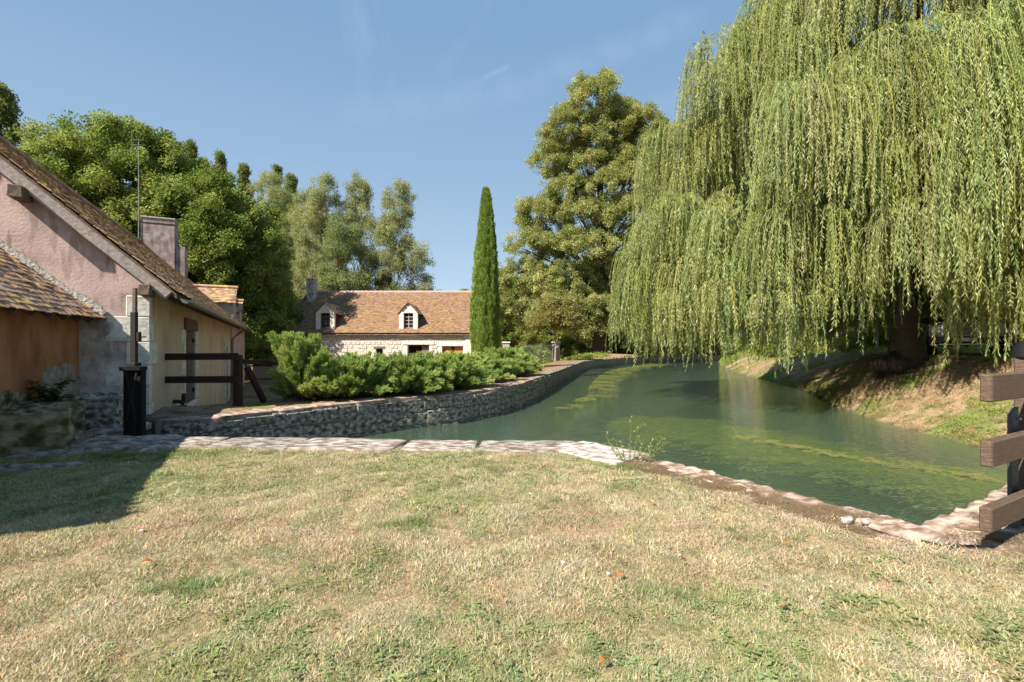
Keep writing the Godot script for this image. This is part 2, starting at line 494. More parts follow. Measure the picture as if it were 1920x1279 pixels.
func make_ground() -> void:
	var xs := span([[-320, 20.0], [-40, 1.0], [-8, 0.1], [6, 0.2], [15, 0.35], [24, 0.8], [40, 18.0], [320, 0]])
	var ds := span([[-320, 20.0], [-8, 0.8], [0, 0.1], [8, 0.2], [24, 0.6], [72, 15.0], [320, 0]])
	var nx := xs.size()
	var nd := ds.size()
	var v := PackedVector3Array()
	var c := PackedColorArray()
	v.resize(nx * nd)
	c.resize(nx * nd)
	for j in nd:
		for i in nx:
			var x := xs[i]
			var z := -ds[j]
			var q := pond_at(x, z)
			var y := land_of(x, z, q)
			v[j * nx + i] = Vector3(x, y, z)
			c[j * nx + i] = ground_color(x, z, q, y)
	var n := PackedVector3Array()
	n.resize(nx * nd)
	for j in nd:
		for i in nx:
			var a := v[j * nx + maxi(i - 1, 0)]
			var b := v[j * nx + mini(i + 1, nx - 1)]
			var e := v[maxi(j - 1, 0) * nx + i]
			var f := v[mini(j + 1, nd - 1) * nx + i]
			var k := (b - a).cross(f - e).normalized()
			n[j * nx + i] = k if k.y > 0.0 else -k
	var ix := PackedInt32Array()
	for j in nd - 1:
		for i in nx - 1:
			var o := j * nx + i
			ix.append_array(PackedInt32Array([o, o + nx, o + 1, o + 1, o + nx, o + nx + 1]))
	var a := []
	a.resize(Mesh.ARRAY_MAX)
	a[Mesh.ARRAY_VERTEX] = v
	a[Mesh.ARRAY_NORMAL] = n
	a[Mesh.ARRAY_COLOR] = c
	a[Mesh.ARRAY_INDEX] = ix
	var me := ArrayMesh.new()
	me.add_surface_from_arrays(Mesh.PRIMITIVE_TRIANGLES, a)
	var o := part_mesh("ground", me, M.ground)
	o.set_meta("kind", "structure")

func make_water() -> void:
	var poly := PackedVector2Array()
	for p in pond:
		poly.append(Vector2(p[0], p[1]))
	var wide: Array = Geometry2D.offset_polygon(poly, 0.16)
	var b := MB.new()
	for w in wide:
		var ix := Geometry2D.triangulate_polygon(w)
		for i in range(0, ix.size(), 3):
			var p: Vector2 = w[ix[i]]; var q: Vector2 = w[ix[i + 1]]; var r: Vector2 = w[ix[i + 2]]
			b.tri_out(Vector3(p.x, WATER, p.y), Vector3(q.x, WATER, q.y), Vector3(r.x, WATER, r.y), Vector3.UP)
	part("water", b, M.water).set_meta("kind", "structure")

# ------------------------------------------------------------------ stone
# a worn block: rounded box with an uneven skin
func rough_block(s: Vector3, n: int, amp: float, k: float, sd: int, freq := 2.5, col := Color.WHITE) -> ArrayMesh:
	var f := noise(freq, 3, FastNoiseLite.TYPE_SIMPLEX_SMOOTH, sd)
	var b := MB.new()
	for a in 3:
		var p := (a + 1) % 3
		var q := (a + 2) % 3
		for sg in [-1.0, 1.0]:
			var g := []
			var gn := []
			for j in n + 1:
				for i in n + 1:
					var x := Vector3.ZERO
					x[a] = sg
					x[p] = -1.0 + 2.0 * i / n
					x[q] = -1.0 + 2.0 * j / n
					var l := pow(pow(absf(x.x), k) + pow(absf(x.y), k) + pow(absf(x.z), k), 1.0 / k)
					x /= l
					var nn := Vector3(signf(x.x) * pow(absf(x.x), k - 1.0) / s.x, signf(x.y) * pow(absf(x.y), k - 1.0) / s.y, signf(x.z) * pow(absf(x.z), k - 1.0) / s.z).normalized()
					var y := x * s * 0.5
					y += nn * amp * (f.get_noise_3dv(y * 1.0 + Vector3.ONE * sd) + 0.5 * f.get_noise_3dv(y * 3.1))
					g.append(y)
					gn.append(nn)
			for j in n:
				for i in n:
					var o := j * (n + 1) + i
					var id := [o, o + 1, o + n + 2, o + n + 1]
					if sg < 0.0:
						id = [o, o + n + 1, o + n + 2, o + 1]
					b.tri_n(g[id[0]], g[id[1]], g[id[2]], gn[id[0]], gn[id[1]], gn[id[2]], col)
					b.tri_n(g[id[0]], g[id[2]], g[id[3]], gn[id[0]], gn[id[2]], gn[id[3]], col)
	return b.mesh()

func along(pl: Array, s: float) -> Array:
	for i in pl.size() - 1:
		var a: Vector2 = pl[i]
		var b: Vector2 = pl[i + 1]
		var l := a.distance_to(b)
		if s <= l or i == pl.size() - 2:
			return [a + (b - a) * (s / l), (b - a) / l]
		s -= l
	return []

func length_of(pl: Array) -> float:
	var t := 0.0
	for i in pl.size() - 1:
		t += (pl[i] as Vector2).distance_to(pl[i + 1])
	return t

# side: +1 when the land lies to the left of the direction of travel (seen from above, x right, z towards the viewer)
func wall_core(called: String, pl: Array, side: float, top: float, thick: float, face: float, m: Material, parent: Node) -> void:
	var b := MB.new()
	var f := noise(0.9, 3, FastNoiseLite.TYPE_SIMPLEX_SMOOTH, 77)
	var total := length_of(pl)
	var n := int(total / 0.35)
	var rows := [-1.95, -1.0, -0.7, -0.45, -0.2, top]
	var prev := []
	for i in n + 1:
		var w := along(pl, total * i / n)
		var p: Vector2 = w[0]
		var t: Vector2 = w[1]
		var o := Vector2(t.y, -t.x) * side
		var ring := []
		for r in rows.size():
			var e: float = face + 0.035 * f.get_noise_3d(p.x * 2.0, rows[r] * 3.0, p.y * 2.0)
			var y: float = rows[r] + (0.03 * f.get_noise_2d(p.x * 3.0, p.y * 3.0) if r == rows.size() - 1 else 0.0)
			ring.append(Vector3(p.x + o.x * e, y, p.y + o.y * e))
		var e2 := face + thick
		ring.append(Vector3(p.x + o.x * e2, top + 0.02 * f.get_noise_2d(p.x * 2.0, p.y * 2.0 + 9.0), p.y + o.y * e2))
		ring.append(Vector3(p.x + o.x * e2, -1.95, p.y + o.y * e2))
		if prev.size():
			for r in ring.size() - 1:
				var out := Vector3(-o.x, 0, -o.y) if r < rows.size() - 1 else (Vector3.UP if r == rows.size() - 1 else Vector3(o.x, 0, o.y))
				b.quad_out(prev[r], ring[r], ring[r + 1], prev[r + 1], out)
		prev = ring
	part(called, b, m, parent)

func make_pond_walls() -> void:
	var stones := []
	for k in 7:
		var b := MB.new()
		b.bevel(Transform3D(), Vector3.ONE, 0.09, Color.WHITE, 0.05, rng)
		stones.append(b.mesh())
	# far retaining wall: from the sluice round to the footbridge
	var far_line := []
	for i in range(pond.size() - 1, 28, -1):
		far_line.append(Vector2(pond[i][0], pond[i][1]))
	var w := thing("retaining_wall", "long curved stone retaining wall on the far side of the pond", "wall")
	wall_core("wall_core", far_line, 1.0, 0.0, 0.5, 0.035, M.pond_wall, w)
	var courses := [[-1.06, -0.66], [-0.66, -0.34], [-0.34, -0.06]]
	for ci in 3:
		var s := 0.05 * ci
		while s < 15.5:
			var l := rr(0.2, 0.55) * (1.0 + 0.02 * s)
			var a := along(far_line, s + l * 0.5)
			var p: Vector2 = a[0]
			var t: Vector2 = a[1]
			var o := Vector2(t.y, -t.x)
			var y0: float = courses[ci][0] + rr(-0.03, 0.03)
			var y1: float = courses[ci][1] + rr(-0.03, 0.03)
			var bits := [[y0, y1]]
			if rng.randf() < 0.45:
				var ym := lerpf(y0, y1, rr(0.35, 0.65))
				bits = [[y0, ym], [ym, y1]]
			for yb in bits:
				var st := part_mesh("stone", stones[rng.randi() % stones.size()], M.lichen, w)
				var e := 0.085 + rr(-0.016, 0.014)
				st.transform = Transform3D(Basis(Vector3(t.x, 0, t.y) * (l + 0.012), Vector3.UP * (yb[1] - yb[0] - 0.008), Vector3(-t.y, 0, t.x) * 0.2), Vector3(p.x + o.x * e, (yb[0] + yb[1]) * 0.5, p.y + o.y * e))
			s += l
	var s := 0.0
	while s < 15.5:
		var l := rr(0.55, 1.15)
		var a := along(far_line, s + l * 0.5)
		var p: Vector2 = a[0]
		var t: Vector2 = a[1]
		var o := Vector2(t.y, -t.x)
		var st := part_mesh("coping_stone", rough_block(Vector3(l - 0.012, 0.09, rr(0.36, 0.5)), 6, 0.022, 10.0, 100 + int(s * 10), 2.5, Color(0.86, 0.68, 0.58) * rr(0.8, 1.1)), M.coping, w)
		st.transform = Transform3D(Basis(Vector3(t.x, 0, t.y), Vector3.UP, Vector3(-t.y, 0, t.x)), Vector3(p.x + o.x * 0.235, -0.038 + rr(-0.008, 0.008), p.y + o.y * 0.235))
		s += l
	# near wall under the lawn edge
	var near_line := []
	for i in range(0, 18):
		near_line.append(Vector2(pond[i][0], pond[i][1]))
	var e := thing("pond_edging", "flat pale stone edging between the lawn and the pond", "edging")
	wall_core("wall_core", near_line, -1.0, -0.07, 0.45, 0.05, M.rubble_core, e)
	var total := length_of(near_line)
	s = 0.5
	var k := 0
	while s < 6.6:
		var l := rr(0.75, 1.35)
		var a := along(near_line, s + l * 0.5)
		var p: Vector2 = a[0]
		var t: Vector2 = a[1]
		var o := Vector2(-t.y, t.x)
		var wd := rr(0.56, 0.76)
		var pale := k == 5
		var st := part_mesh("edging_slab", rough_block(Vector3(l - 0.03, 0.2, wd), 10, 0.012, 22.0, 300 + k, 5.0, Color(1.0, 0.98, 0.98) if pale else Color(0.84, 0.80, 0.77) * rr(0.62, 0.88)), M.coping, e)
		st.transform = Transform3D(Basis(Vector3(t.x, 0, t.y), Vector3.UP, Vector3(-t.y, 0, t.x)), Vector3(p.x + o.x * (wd * 0.5 - 0.04), -0.082 + rr(-0.006, 0.006), p.y + o.y * (wd * 0.5 - 0.04)))
		s += l
		k += 1
	# broken edge stones from the bend to the corner and on under the fence
	while s < total - 0.3:
		var l := rr(0.28, 0.6)
		var a := along(near_line, s + l * 0.5)
		var p: Vector2 = a[0]
		var t: Vector2 = a[1]
		var o := Vector2(-t.y, t.x)
		var wd := rr(0.24, 0.4)
		var st := part_mesh("edging_stone", rough_block(Vector3(l + 0.02, 0.22, wd), 10, 0.03, 11.0, 400 + k, 5.0, Color(0.85, 0.72, 0.62) * rr(0.8, 1.1)), M.coping, e)
		st.transform = Transform3D(Basis(Vector3(t.x, 0, t.y), Vector3.UP, Vector3(-t.y, 0, t.x)).rotated(Vector3.UP, rr(-0.12, 0.12)), Vector3(p.x + o.x * (wd * 0.5 - 0.05), -0.10 + rr(-0.015, 0.01), p.y + o.y * (wd * 0.5 - 0.05)))
		s += l
		k += 1

func make_paving() -> void:
	# worn flags in the shade by the sluice
	var t := thing("stone_paving", "worn uneven stone flags in the shade beside the sluice", "paving")
	var spots := [
		[-4.9, -6.15, 1.1, 0.5, 0.1], [-5.9, -6.75, 0.9, 0.55, 0.5], [-5.2, -5.75, 0.95, 0.42, 0.35], [-6.0, -6.15, 0.8, 0.42, 0.45], [-4.4, -5.72, 0.8, 0.36, 0.05], [-5.0, -5.32, 1.0, 0.3, 0.4], [-5.75, -5.62, 0.75, 0.35, 0.45],
		[-6.6, -7.4, 0.8, 0.6, 0.5], [-5.9, -7.25, 0.7, 0.45, 0.2], [-6.35, -6.75, 0.6, 0.5, 0.4], [-4.7, -4.72, 0.85, 0.22, 0.5], [-4.15, -5.35, 0.28, 0.16, 0.3]]
	for i in spots.size():
		var p: Array = spots[i]
		var st := part_mesh("flagstone", rough_block(Vector3(p[2], 0.14, p[3]), 7, 0.05, 6.0, 500 + i, 2.4, Color(0.84, 0.80, 0.77) * rr(0.62, 0.88)), M.coping, t)
		st.transform = Transform3D(Basis(Vector3.UP, p[4]), Vector3(p[0], -0.045 + rr(0.0, 0.02), p[1]))

# ------------------------------------------------------------------ roof tiles
# courses run along "r" from "o", rise along "u"; the nearest tiles to "near" become parts, the rest one joined part
func tile_roof(parent: Node, o: Vector3, r: Vector3, u: Vector3, width: float, slope: float, tw: float, ex: float, near: Vector3, most: int, palette: Callable, sag := 0.0, skip = null) -> void:
	var nrm := r.cross(u).normalized()
	if nrm.y < 0.0:
		nrm = -nrm
	var shape := []
	for k in 4:
		var b := MB.new()
		b.bevel(Transform3D(), Vector3(tw * 0.97, ex * 1.75, 0.016), 0.004, Color.WHITE, 0.0035, rng)
		shape.append(b.mesh())
	var all := []
	var rows := int(slope / ex)
	var cols := int(width / tw)
	for j in rows:
		for i in cols + 1:
			var x := (i + (0.5 if j % 2 else 0.0)) * tw + rr(-0.006, 0.006)
			if x > width:
				continue
			var y := j * ex + rr(-0.012, 0.012)
			var p := o + r * x + u * (y + ex * 0.75) + nrm * (0.022 + rr(0.0, 0.012) - sag * sin(PI * clampf(x / width, 0, 1)) * (1.0 - y / slope))
			if skip != null and skip.call(p):
				continue
			all.append([p.distance_to(near), p, x, y])
	all.sort_custom(func(a, b): return a[0] < b[0])
	var mass := MB.new()
	for k in all.size():
		var p: Vector3 = all[k][1]
		var tilt := 0.075 + rr(-0.02, 0.03)
		var uu := (u * cos(tilt) + nrm * -sin(tilt)).normalized()
		var nn := (nrm * cos(tilt) + u * sin(tilt)).normalized()
		var ra := rr(-0.025, 0.025)
		var bs := Basis(r.rotated(nn, ra), uu.rotated(nn, ra), nn)
		if bs.determinant() < 0.0:
			bs.x = -bs.x
		var tone: Array = palette.call(all[k][2], all[k][3])
		if k < most:
			var ti := part_mesh("tile", shape[rng.randi() % 4], M.tiles[tone[0]], parent)
			ti.transform = Transform3D(bs, p)
		else:
			var h := Vector3(tw * 0.485, ex * 0.875, 0.008)
			var c: Color = tone[1]
			var q := []
			for w in [[-1, -1, 1], [1, -1, 1], [1, 1, 1], [-1, 1, 1], [-1, -1, -1], [1, -1, -1]]:
				q.append(p + bs * (Vector3(w[0], w[1], w[2]) * h))
			mass.quad_out(q[0], q[1], q[2], q[3], nn, c)
			mass.quad_out(q[4], q[5], q[1], q[0], -uu, c)
			mass.quad_out(q[1], q[5], q[5] + uu * h.y * 2.0, q[2], bs.x, c)
			mass.quad_out(q[0], q[4], q[4] + uu * h.y * 2.0, q[3], -bs.x, c)
	if mass.v.size():
		part("tiles", mass, M.tile_mass, parent, "stuff")

var TONE := [Color(0.31, 0.19, 0.125), Color(0.37, 0.255, 0.13), Color(0.25, 0.15, 0.115), Color(0.42, 0.30, 0.14), Color(0.36, 0.245, 0.19), Color(0.16, 0.105, 0.08)]

func pick(weights: Array) -> Array:
	var s := 0.0
	for w in weights:
		s += w
	var r := rr(0, s)
	for i in weights.size():
		r -= weights[i]
		if r <= 0.0:
			return [i, TONE[i] * rr(0.95, 1.4)]
	return [0, TONE[0]]

# ------------------------------------------------------------------ the pink house and its lower wing
const HOUSE_AT := Vector3(-6.38, 0, -8.44)
const HOUSE_TURN := 0.4458

func make_house() -> void:
	var H := thing("mill_house", "long pink and ochre rendered house with mossy tiled roof at left", "house", HOUSE_AT, HOUSE_TURN)
	var low := -1.35
	var eave := 2.42
	var pitch := 0.9
	var ridge := eave + 4.0 * pitch
	# gable wall towards the lawn
	var b := MB.new()
	b.prism(PackedVector2Array([Vector2(-8, low), Vector2(0, low), Vector2(0, eave), Vector2(-4, ridge), Vector2(-8, eave)]), -0.4, 0.0)
	part("gable_wall", b, M.pink, H)
	# long side wall, with an opening for the shuttered window
	var z0 := -3.45
	var z1 := -4.84
	b = MB.new()
	for q in [[-0.4, z0, low, eave], [z0, z1, low, -0.2], [z0, z1, 1.6, eave], [z1, -14.6, low, eave]]:
		b.box(at(-0.2, (q[2] + q[3]) * 0.5, (q[0] + q[1]) * 0.5), Vector3(0.4, q[3] - q[2], absf(q[1] - q[0])))
	part("side_wall", b, M.ochre, H)
	b = MB.new()
	b.box(at(-0.17, (low + eave) * 0.5, -18.8), Vector3(0.4, eave - low, 8.4))
	b.box(at(-4.2, (low + eave) * 0.5, -22.8), Vector3(7.6, eave - low, 0.4))
	part("end_wall", b, M.pink, H)
	b = MB.new()
	b.box(at(-7.8, (low + eave) * 0.5, -11.5), Vector3(0.4, eave - low, 22.2))
	part("back_wall", b, M.pink, H)
	b = MB.new()
	b.prism(PackedVector2Array([Vector2(-8, eave), Vector2(0, eave), Vector2(-4, ridge)]), -23.0, -22.65)
	part("end_gable", b, M.pink, H)
	# quoins: grey-white blocks wrapped round the near corner
	var y := -0.15
	var k := 0
	while y < 2.1:
		var h := rr(0.30, 0.46)
		if y + h > 2.15:
			h = 2.15 - y
		if h < 0.15:
			break
		var a := 0.34 if k % 2 else 0.62
		var c := 0.30 if k % 2 == 0 else 0.16
		if k == 2 or k == 3:
			c = 0.58 if k == 3 else 0.2
		b = MB.new()
		b.bevel(at(-a * 0.5 + 0.014, y + h * 0.5, -c * 0.5 + 0.014), Vector3(a, h - 0.008, c), 0.012, Color.WHITE, 0.004, rng)
		part("quoin", b, M.white_stone, H)
		y += h
		k += 1
	# bare, patched render low on the gable
	for p in [[-0.62, 0.34, 0.9, 1.15, 71], [-0.95, 0.02, 0.7, 0.5, 72], [-0.5, -0.25, 0.7, 0.45, 73], [-0.78, 1.15, 0.62, 0.62, 74]]:
		var st := part_mesh("bare_patch", patch_sheet(p[2], p[3], p[4]), M.pale_plaster, H)
		st.position = Vector3(p[0], p[1] + 0.25, 0.004 + 0.003 * (p[4] - 70))
	# window: two closed shutters in a stone surround under a timber lintel
	var W := Node3D.new()
	W.name = "window"
	H.add_child(W)
	for i in 2:
		b = MB.new()
		for j in 3:
			b.bevel(at(-0.06, 0.70, z0 - 0.035 - 0.68 * i - 0.11 - 0.215 * j), Vector3(0.04, 1.78, 0.205), 0.006)
		part("shutter", b, M.old_wood, W)
	b = MB.new()
	b.bevel(at(0.0, 1.74, (z0 + z1) * 0.5), Vector3(0.12, 0.27, 1.72), 0.015, Color.WHITE, 0.008, rng)
	part("lintel", b, M.old_wood, W)
	b = MB.new()
	b.bevel(at(-0.04, -0.27, (z0 + z1) * 0.5), Vector3(0.2, 0.14, 1.6), 0.02)
	part("sill", b, M.white_stone, W)
	for sd in [-1, 1]:
		var zz: float = (z0 + 0.01) if sd < 0 else (z1 - 0.01)
		var yy := -0.2
		for j in 5:
			var hh := 0.36
			var ww := 0.26 if j % 2 else 0.56
			b = MB.new()
			b.bevel(at(-0.08, yy + hh * 0.5, zz - sd * ww * 0.5), Vector3(0.2, hh - 0.006, ww), 0.006)
			part("jamb_stone", b, M.white_stone, W)
			yy += hh
	for q in [[z0 - 0.06, 1.35], [z1 + 0.06, 1.35], [z0 - 0.06, 0.05], [z1 + 0.06, 0.05]]:
		b = MB.new()
		b.bevel(at(-0.02, q[1], q[0]), Vector3(0.05, 0.1, 0.12), 0.01)
		part("hinge", b, M.iron, W)
	# door further along the wall
	b = MB.new()
	b.box(at(0.012, 0.1, -12.6), Vector3(0.05, 2.2, 1.0))
	part("door", b, M.zinc, H)
	for q in [[-12.0, 0.16, 2.5], [-13.2, 0.16, 2.5]]:
		b = MB.new()
		b.bevel(at(0.02, 0.15, q[0]), Vector3(0.07, q[2], q[1]), 0.01)
		part("door_jamb", b, M.white_stone, H)
	# roof carcass
	b = MB.new()
	for sd in [1.0, -1.0]:
		var ex := 0.42
		var e := Vector2(-4.0 + sd * (4.0 + ex), eave - pitch * ex)
		var poly := PackedVector2Array([e, e + Vector2(0, 0.10), Vector2(-4, ridge + 0.14), Vector2(-4, ridge + 0.01)])
		b.prism(poly, -23.1, 0.13)
	var roof := part("roof", b, M.old_wood, H)
	# tiled skin, right-hand slope in view
	var u := Vector3(-1, pitch, 0).normalized()
	var slope := sqrt(1.0 + pitch * pitch) * 4.42
	var pal := func(x, yy):
		var g := lumps.get_noise_2d(x * 0.9, yy * 1.5)
		return pick([1.6, 1.8 + 3.0 * maxf(0, g), 1.4, 1.6 + 2.2 * maxf(0, g), 1.0, 1.2 + 2.5 * maxf(0, -g)])
	tile_roof(roof, Vector3(0.46, eave - pitch * 0.46 + 0.12, 0.2), Vector3(0, 0, -1), u, 23.3, slope, 0.17, 0.115, Vector3(0.4, 2.2, 0.2), 300, pal)
	b = MB.new()
	b.quad_out(Vector3(-8.45, eave - pitch * 0.45 + 0.13, 0.15), Vector3(-8.45, eave - pitch * 0.45 + 0.13, -23.1), Vector3(-4, ridge + 0.17, -23.1), Vector3(-4, ridge + 0.17, 0.15), Vector3(-1, 1, 0), Color(0.3, 0.17, 0.11))
	part("back_slope", b, M.tile_mass, roof)
	for i in 58:
		b = MB.new()
		var zc := 0.1 - i * 0.4
		b.tube([Vector3(-4, ridge + 0.11, zc), Vector3(-4, ridge + 0.125, zc - 0.42)], [0.11, 0.1], 8)
		part("ridge_tile", b, M.tiles[i % 3 * 2], roof)
	# rendered verge under the tiles, and the purlin ends
	b = MB.new()
	var va := Vector3(0.30, eave - pitch * 0.30 - 0.06, 0.085)
	var vb := Vector3(-4.0, ridge - 0.07, 0.085)
	b.bar(va, vb, 0.13, 0.17, 0.012, Color.WHITE, Vector3.BACK.cross(vb - va))
	part("verge_board", b, M.verge, roof)
	for a in [0.02, 1.62, 3.1]:
		b = MB.new()
		b.bevel(at(-a, eave + pitch * a - 0.27, 0.1 if a < 0.1 else 0.17), Vector3(0.19, 0.2, 0.36 if a < 0.1 else 0.38), 0.02, Color.WHITE, 0.012, rng)
		part("purlin_end", b, M.old_wood, roof)
	for i in 24:
		b = MB.new()
		b.bar(Vector3(-0.1, eave + 0.0, -0.35 - i * 0.62), Vector3(0.36, eave - 0.41, -0.35 - i * 0.62), 0.075, 0.09)
		part("rafter_tail", b, M.old_wood, roof)
	# gutter: half round zinc trough with joints, and its downpipe
	b = MB.new()
	var gy := eave - pitch * 0.46 + 0.045
	for i in 10:
		var a0 := PI + PI * i / 10.0
		var a1 := PI + PI * (i + 1) / 10.0
		for rd in [0.085, 0.078]:
			var p := Vector3(0.56 + rd * cos(a0), gy + rd * sin(a0), 0.12)
			var q := Vector3(0.56 + rd * cos(a1), gy + rd * sin(a1), 0.12)
			b.quad_out(p, q, q + Vector3(0, 0, -14.9), p + Vector3(0, 0, -14.9), (p - Vector3(0.56, gy, 0.12)) * (1.0 if rd > 0.08 else -1.0))
	for i in range(1, 9):
		b.tri(Vector3(0.475, gy, 0.12), Vector3(0.56 + 0.085 * cos(PI + PI * i / 10.0), gy + 0.085 * sin(PI + PI * i / 10.0), 0.12), Vector3(0.56 + 0.085 * cos(PI + PI * (i + 1) / 10.0), gy + 0.085 * sin(PI + PI * (i + 1) / 10.0), 0.12))
	var G := part("gutter", b, M.zinc, H)
	for i in 14:
		b = MB.new()
		for j in 10:
			var a0 := PI + PI * j / 10.0
			var a1 := PI + PI * (j + 1) / 10.0
			var p := Vector3(0.56 + 0.089 * cos(a0), gy + 0.089 * sin(a0), 0.12 - i * 1.1)
			var q := Vector3(0.56 + 0.089 * cos(a1), gy + 0.089 * sin(a1), 0.12 - i * 1.1)
			b.quad_out(p, q, q + Vector3(0, 0, -0.05), p + Vector3(0, 0, -0.05), p - Vector3(0.56, gy, 0))
		part("gutter_joint", b, M.zinc, G)
	b = MB.new()
	b.tube([Vector3(0.56, gy - 0.08, -14.5), Vector3(0.3, gy - 0.3, -14.55), Vector3(0.08, gy - 0.5, -14.6), Vector3(0.08, low, -14.6)], [0.045, 0.045, 0.045, 0.045], 8)
	part("downpipe", b, M.zinc, H)
	# chimney: two rendered stacks on the ridge
	var C := Node3D.new()
	C.name = "chimney"
	H.add_child(C)
	b = MB.new()
	b.bevel(at(-3.2, 5.7, -17.7), Vector3(1.34, 3.1, 0.85), 0.02)
	part("stack", b, M.old_render, C)
	b = MB.new()
	b.bevel(at(-2.33, 4.85, -17.7), Vector3(0.4, 2.3, 0.7), 0.02)
	part("stack", b, M.old_render, C)
	b = MB.new()
	b.bevel(at(-3.2, 7.26, -17.7), Vector3(1.4, 0.08, 0.93), 0.02)
	part("cap", b, M.verge, C)
	b = MB.new()
	b.box(at(-3.2, 7.0, -17.265), Vector3(1.36, 0.05, 0.012))
	part("strap", b, M.iron, C)
	# dormers on the same slope
	for dz in [-15.9, -19.6]:
		var D := Node3D.new()
		D.name = "dormer"
		H.add_child(D, true)
		var sc := 1.0 if dz > -17.0 else 0.82
		var top := 3.95 if dz > -17.0 else 3.65
		var hw := 0.78 * sc
		var we := top - hw * 0.9
		b = MB.new()
		b.prism(PackedVector2Array([Vector2(-hw + 0.08, 2.3), Vector2(hw - 0.08, 2.3), Vector2(hw - 0.08, we), Vector2(0, top - 0.1), Vector2(-hw + 0.08, we)]), -2.2, 0.05, Transform3D(Basis(Vector3(0, 0, -1), Vector3.UP, Vector3(1, 0, 0)), Vector3(0, 0, dz)))
		part("cheek", b, M.verge, D)
		for sd in [1.0, -1.0]:
			var dr := Node3D.new()
			dr.name = "dormer_roof"
			D.add_child(dr, true)
			var o := Vector3(-2.3, we - 0.06, dz + sd * (hw + 0.06))
			var pd := func(_x, _y): return pick([2.5, 1.5, 0.8, 1.0, 1.6, 0.3])
			tile_roof(dr, o, Vector3(1, 0, 0), Vector3(0, 0.9, -sd).normalized() if sd > 0 else Vector3(0, 0.9, 1).normalized(), 2.45, (hw + 0.06) * 1.345, 0.17, 0.115, Vector3.ZERO, 0, pd)
		for i in 6:
			b = MB.new()
			b.tube([Vector3(-2.2 + i * 0.4, top + 0.05, dz), Vector3(-1.8 + i * 0.4, top + 0.035, dz)], [0.08, 0.09], 7)
			part("ridge_tile", b, M.tiles[(i * 2) % 5], D)
	# iron tap bracket low on the wall
	b = MB.new()
	b.tube([Vector3(0, 0.02, -2.0), Vector3(0.12, 0.02, -2.0), Vector3(0.2, -0.05, -2.02)], [0.035, 0.04, 0.03], 8)
	b.tube([Vector3(0.13, 0.06, -2.25), Vector3(0.19, 0.06, -2.25)], [0.11, 0.11], 12)
	b.bar(Vector3(0.03, -0.12, -1.95), Vector3(0.16, -0.12, -2.35), 0.1, 0.05)
	part("valve", b, M.iron, H)
	make_wing()
	# television mast strapped to the chimney
	var A := thing("television_aerial", "thin metal television mast strapped to the house chimney", "aerial", HOUSE_AT + Basis(Vector3.UP, HOUSE_TURN) * Vector3(-3.92, 6.2, -17.25), HOUSE_TURN)
	b = MB.new()
	b.tube([Vector3.ZERO, Vector3(0, 4.6, 0)], [0.028, 0.022], 6)
	part("mast", b, M.zinc, A)
	for q in [[4.1, 0.34], [4.32, 0.28], [4.55, 0.22]]:
		b = MB.new()
		b.tube([Vector3(-q[1], q[0], 0.0), Vector3(q[1], q[0] + 0.06, 0.05)], [0.012, 0.012], 5)
		part("rod", b, M.zinc, A)
	b = MB.new()
	b.tube([Vector3(-0.25, 4.0, 0.0), Vector3(-0.25, 4.95, 0.02)], [0.012, 0.012], 5)
	part("rod", b, M.zinc, A)

# a thin slab of render with a ragged outline
func patch_sheet(w: float, h: float, sd: int) -> ArrayMesh:
	var f := noise(0.9, 3, FastNoiseLite.TYPE_SIMPLEX_SMOOTH, sd)
	var poly := PackedVector2Array()
	for i in 56:
		var a := TAU * i / 56.0
		var d := Vector2(cos(a), sin(a))
		var k := pow(pow(absf(d.x), 4.0) + pow(absf(d.y), 4.0), -0.25) * (0.92 + 0.28 * f.get_noise_2d(d.x * 1.3, d.y * 1.3))
		poly.append(Vector2(d.x * k * w * 0.5, d.y * k * h * 0.5))
	var b := MB.new()
	b.prism(poly, -0.01, 0.0)
	return b.mesh()

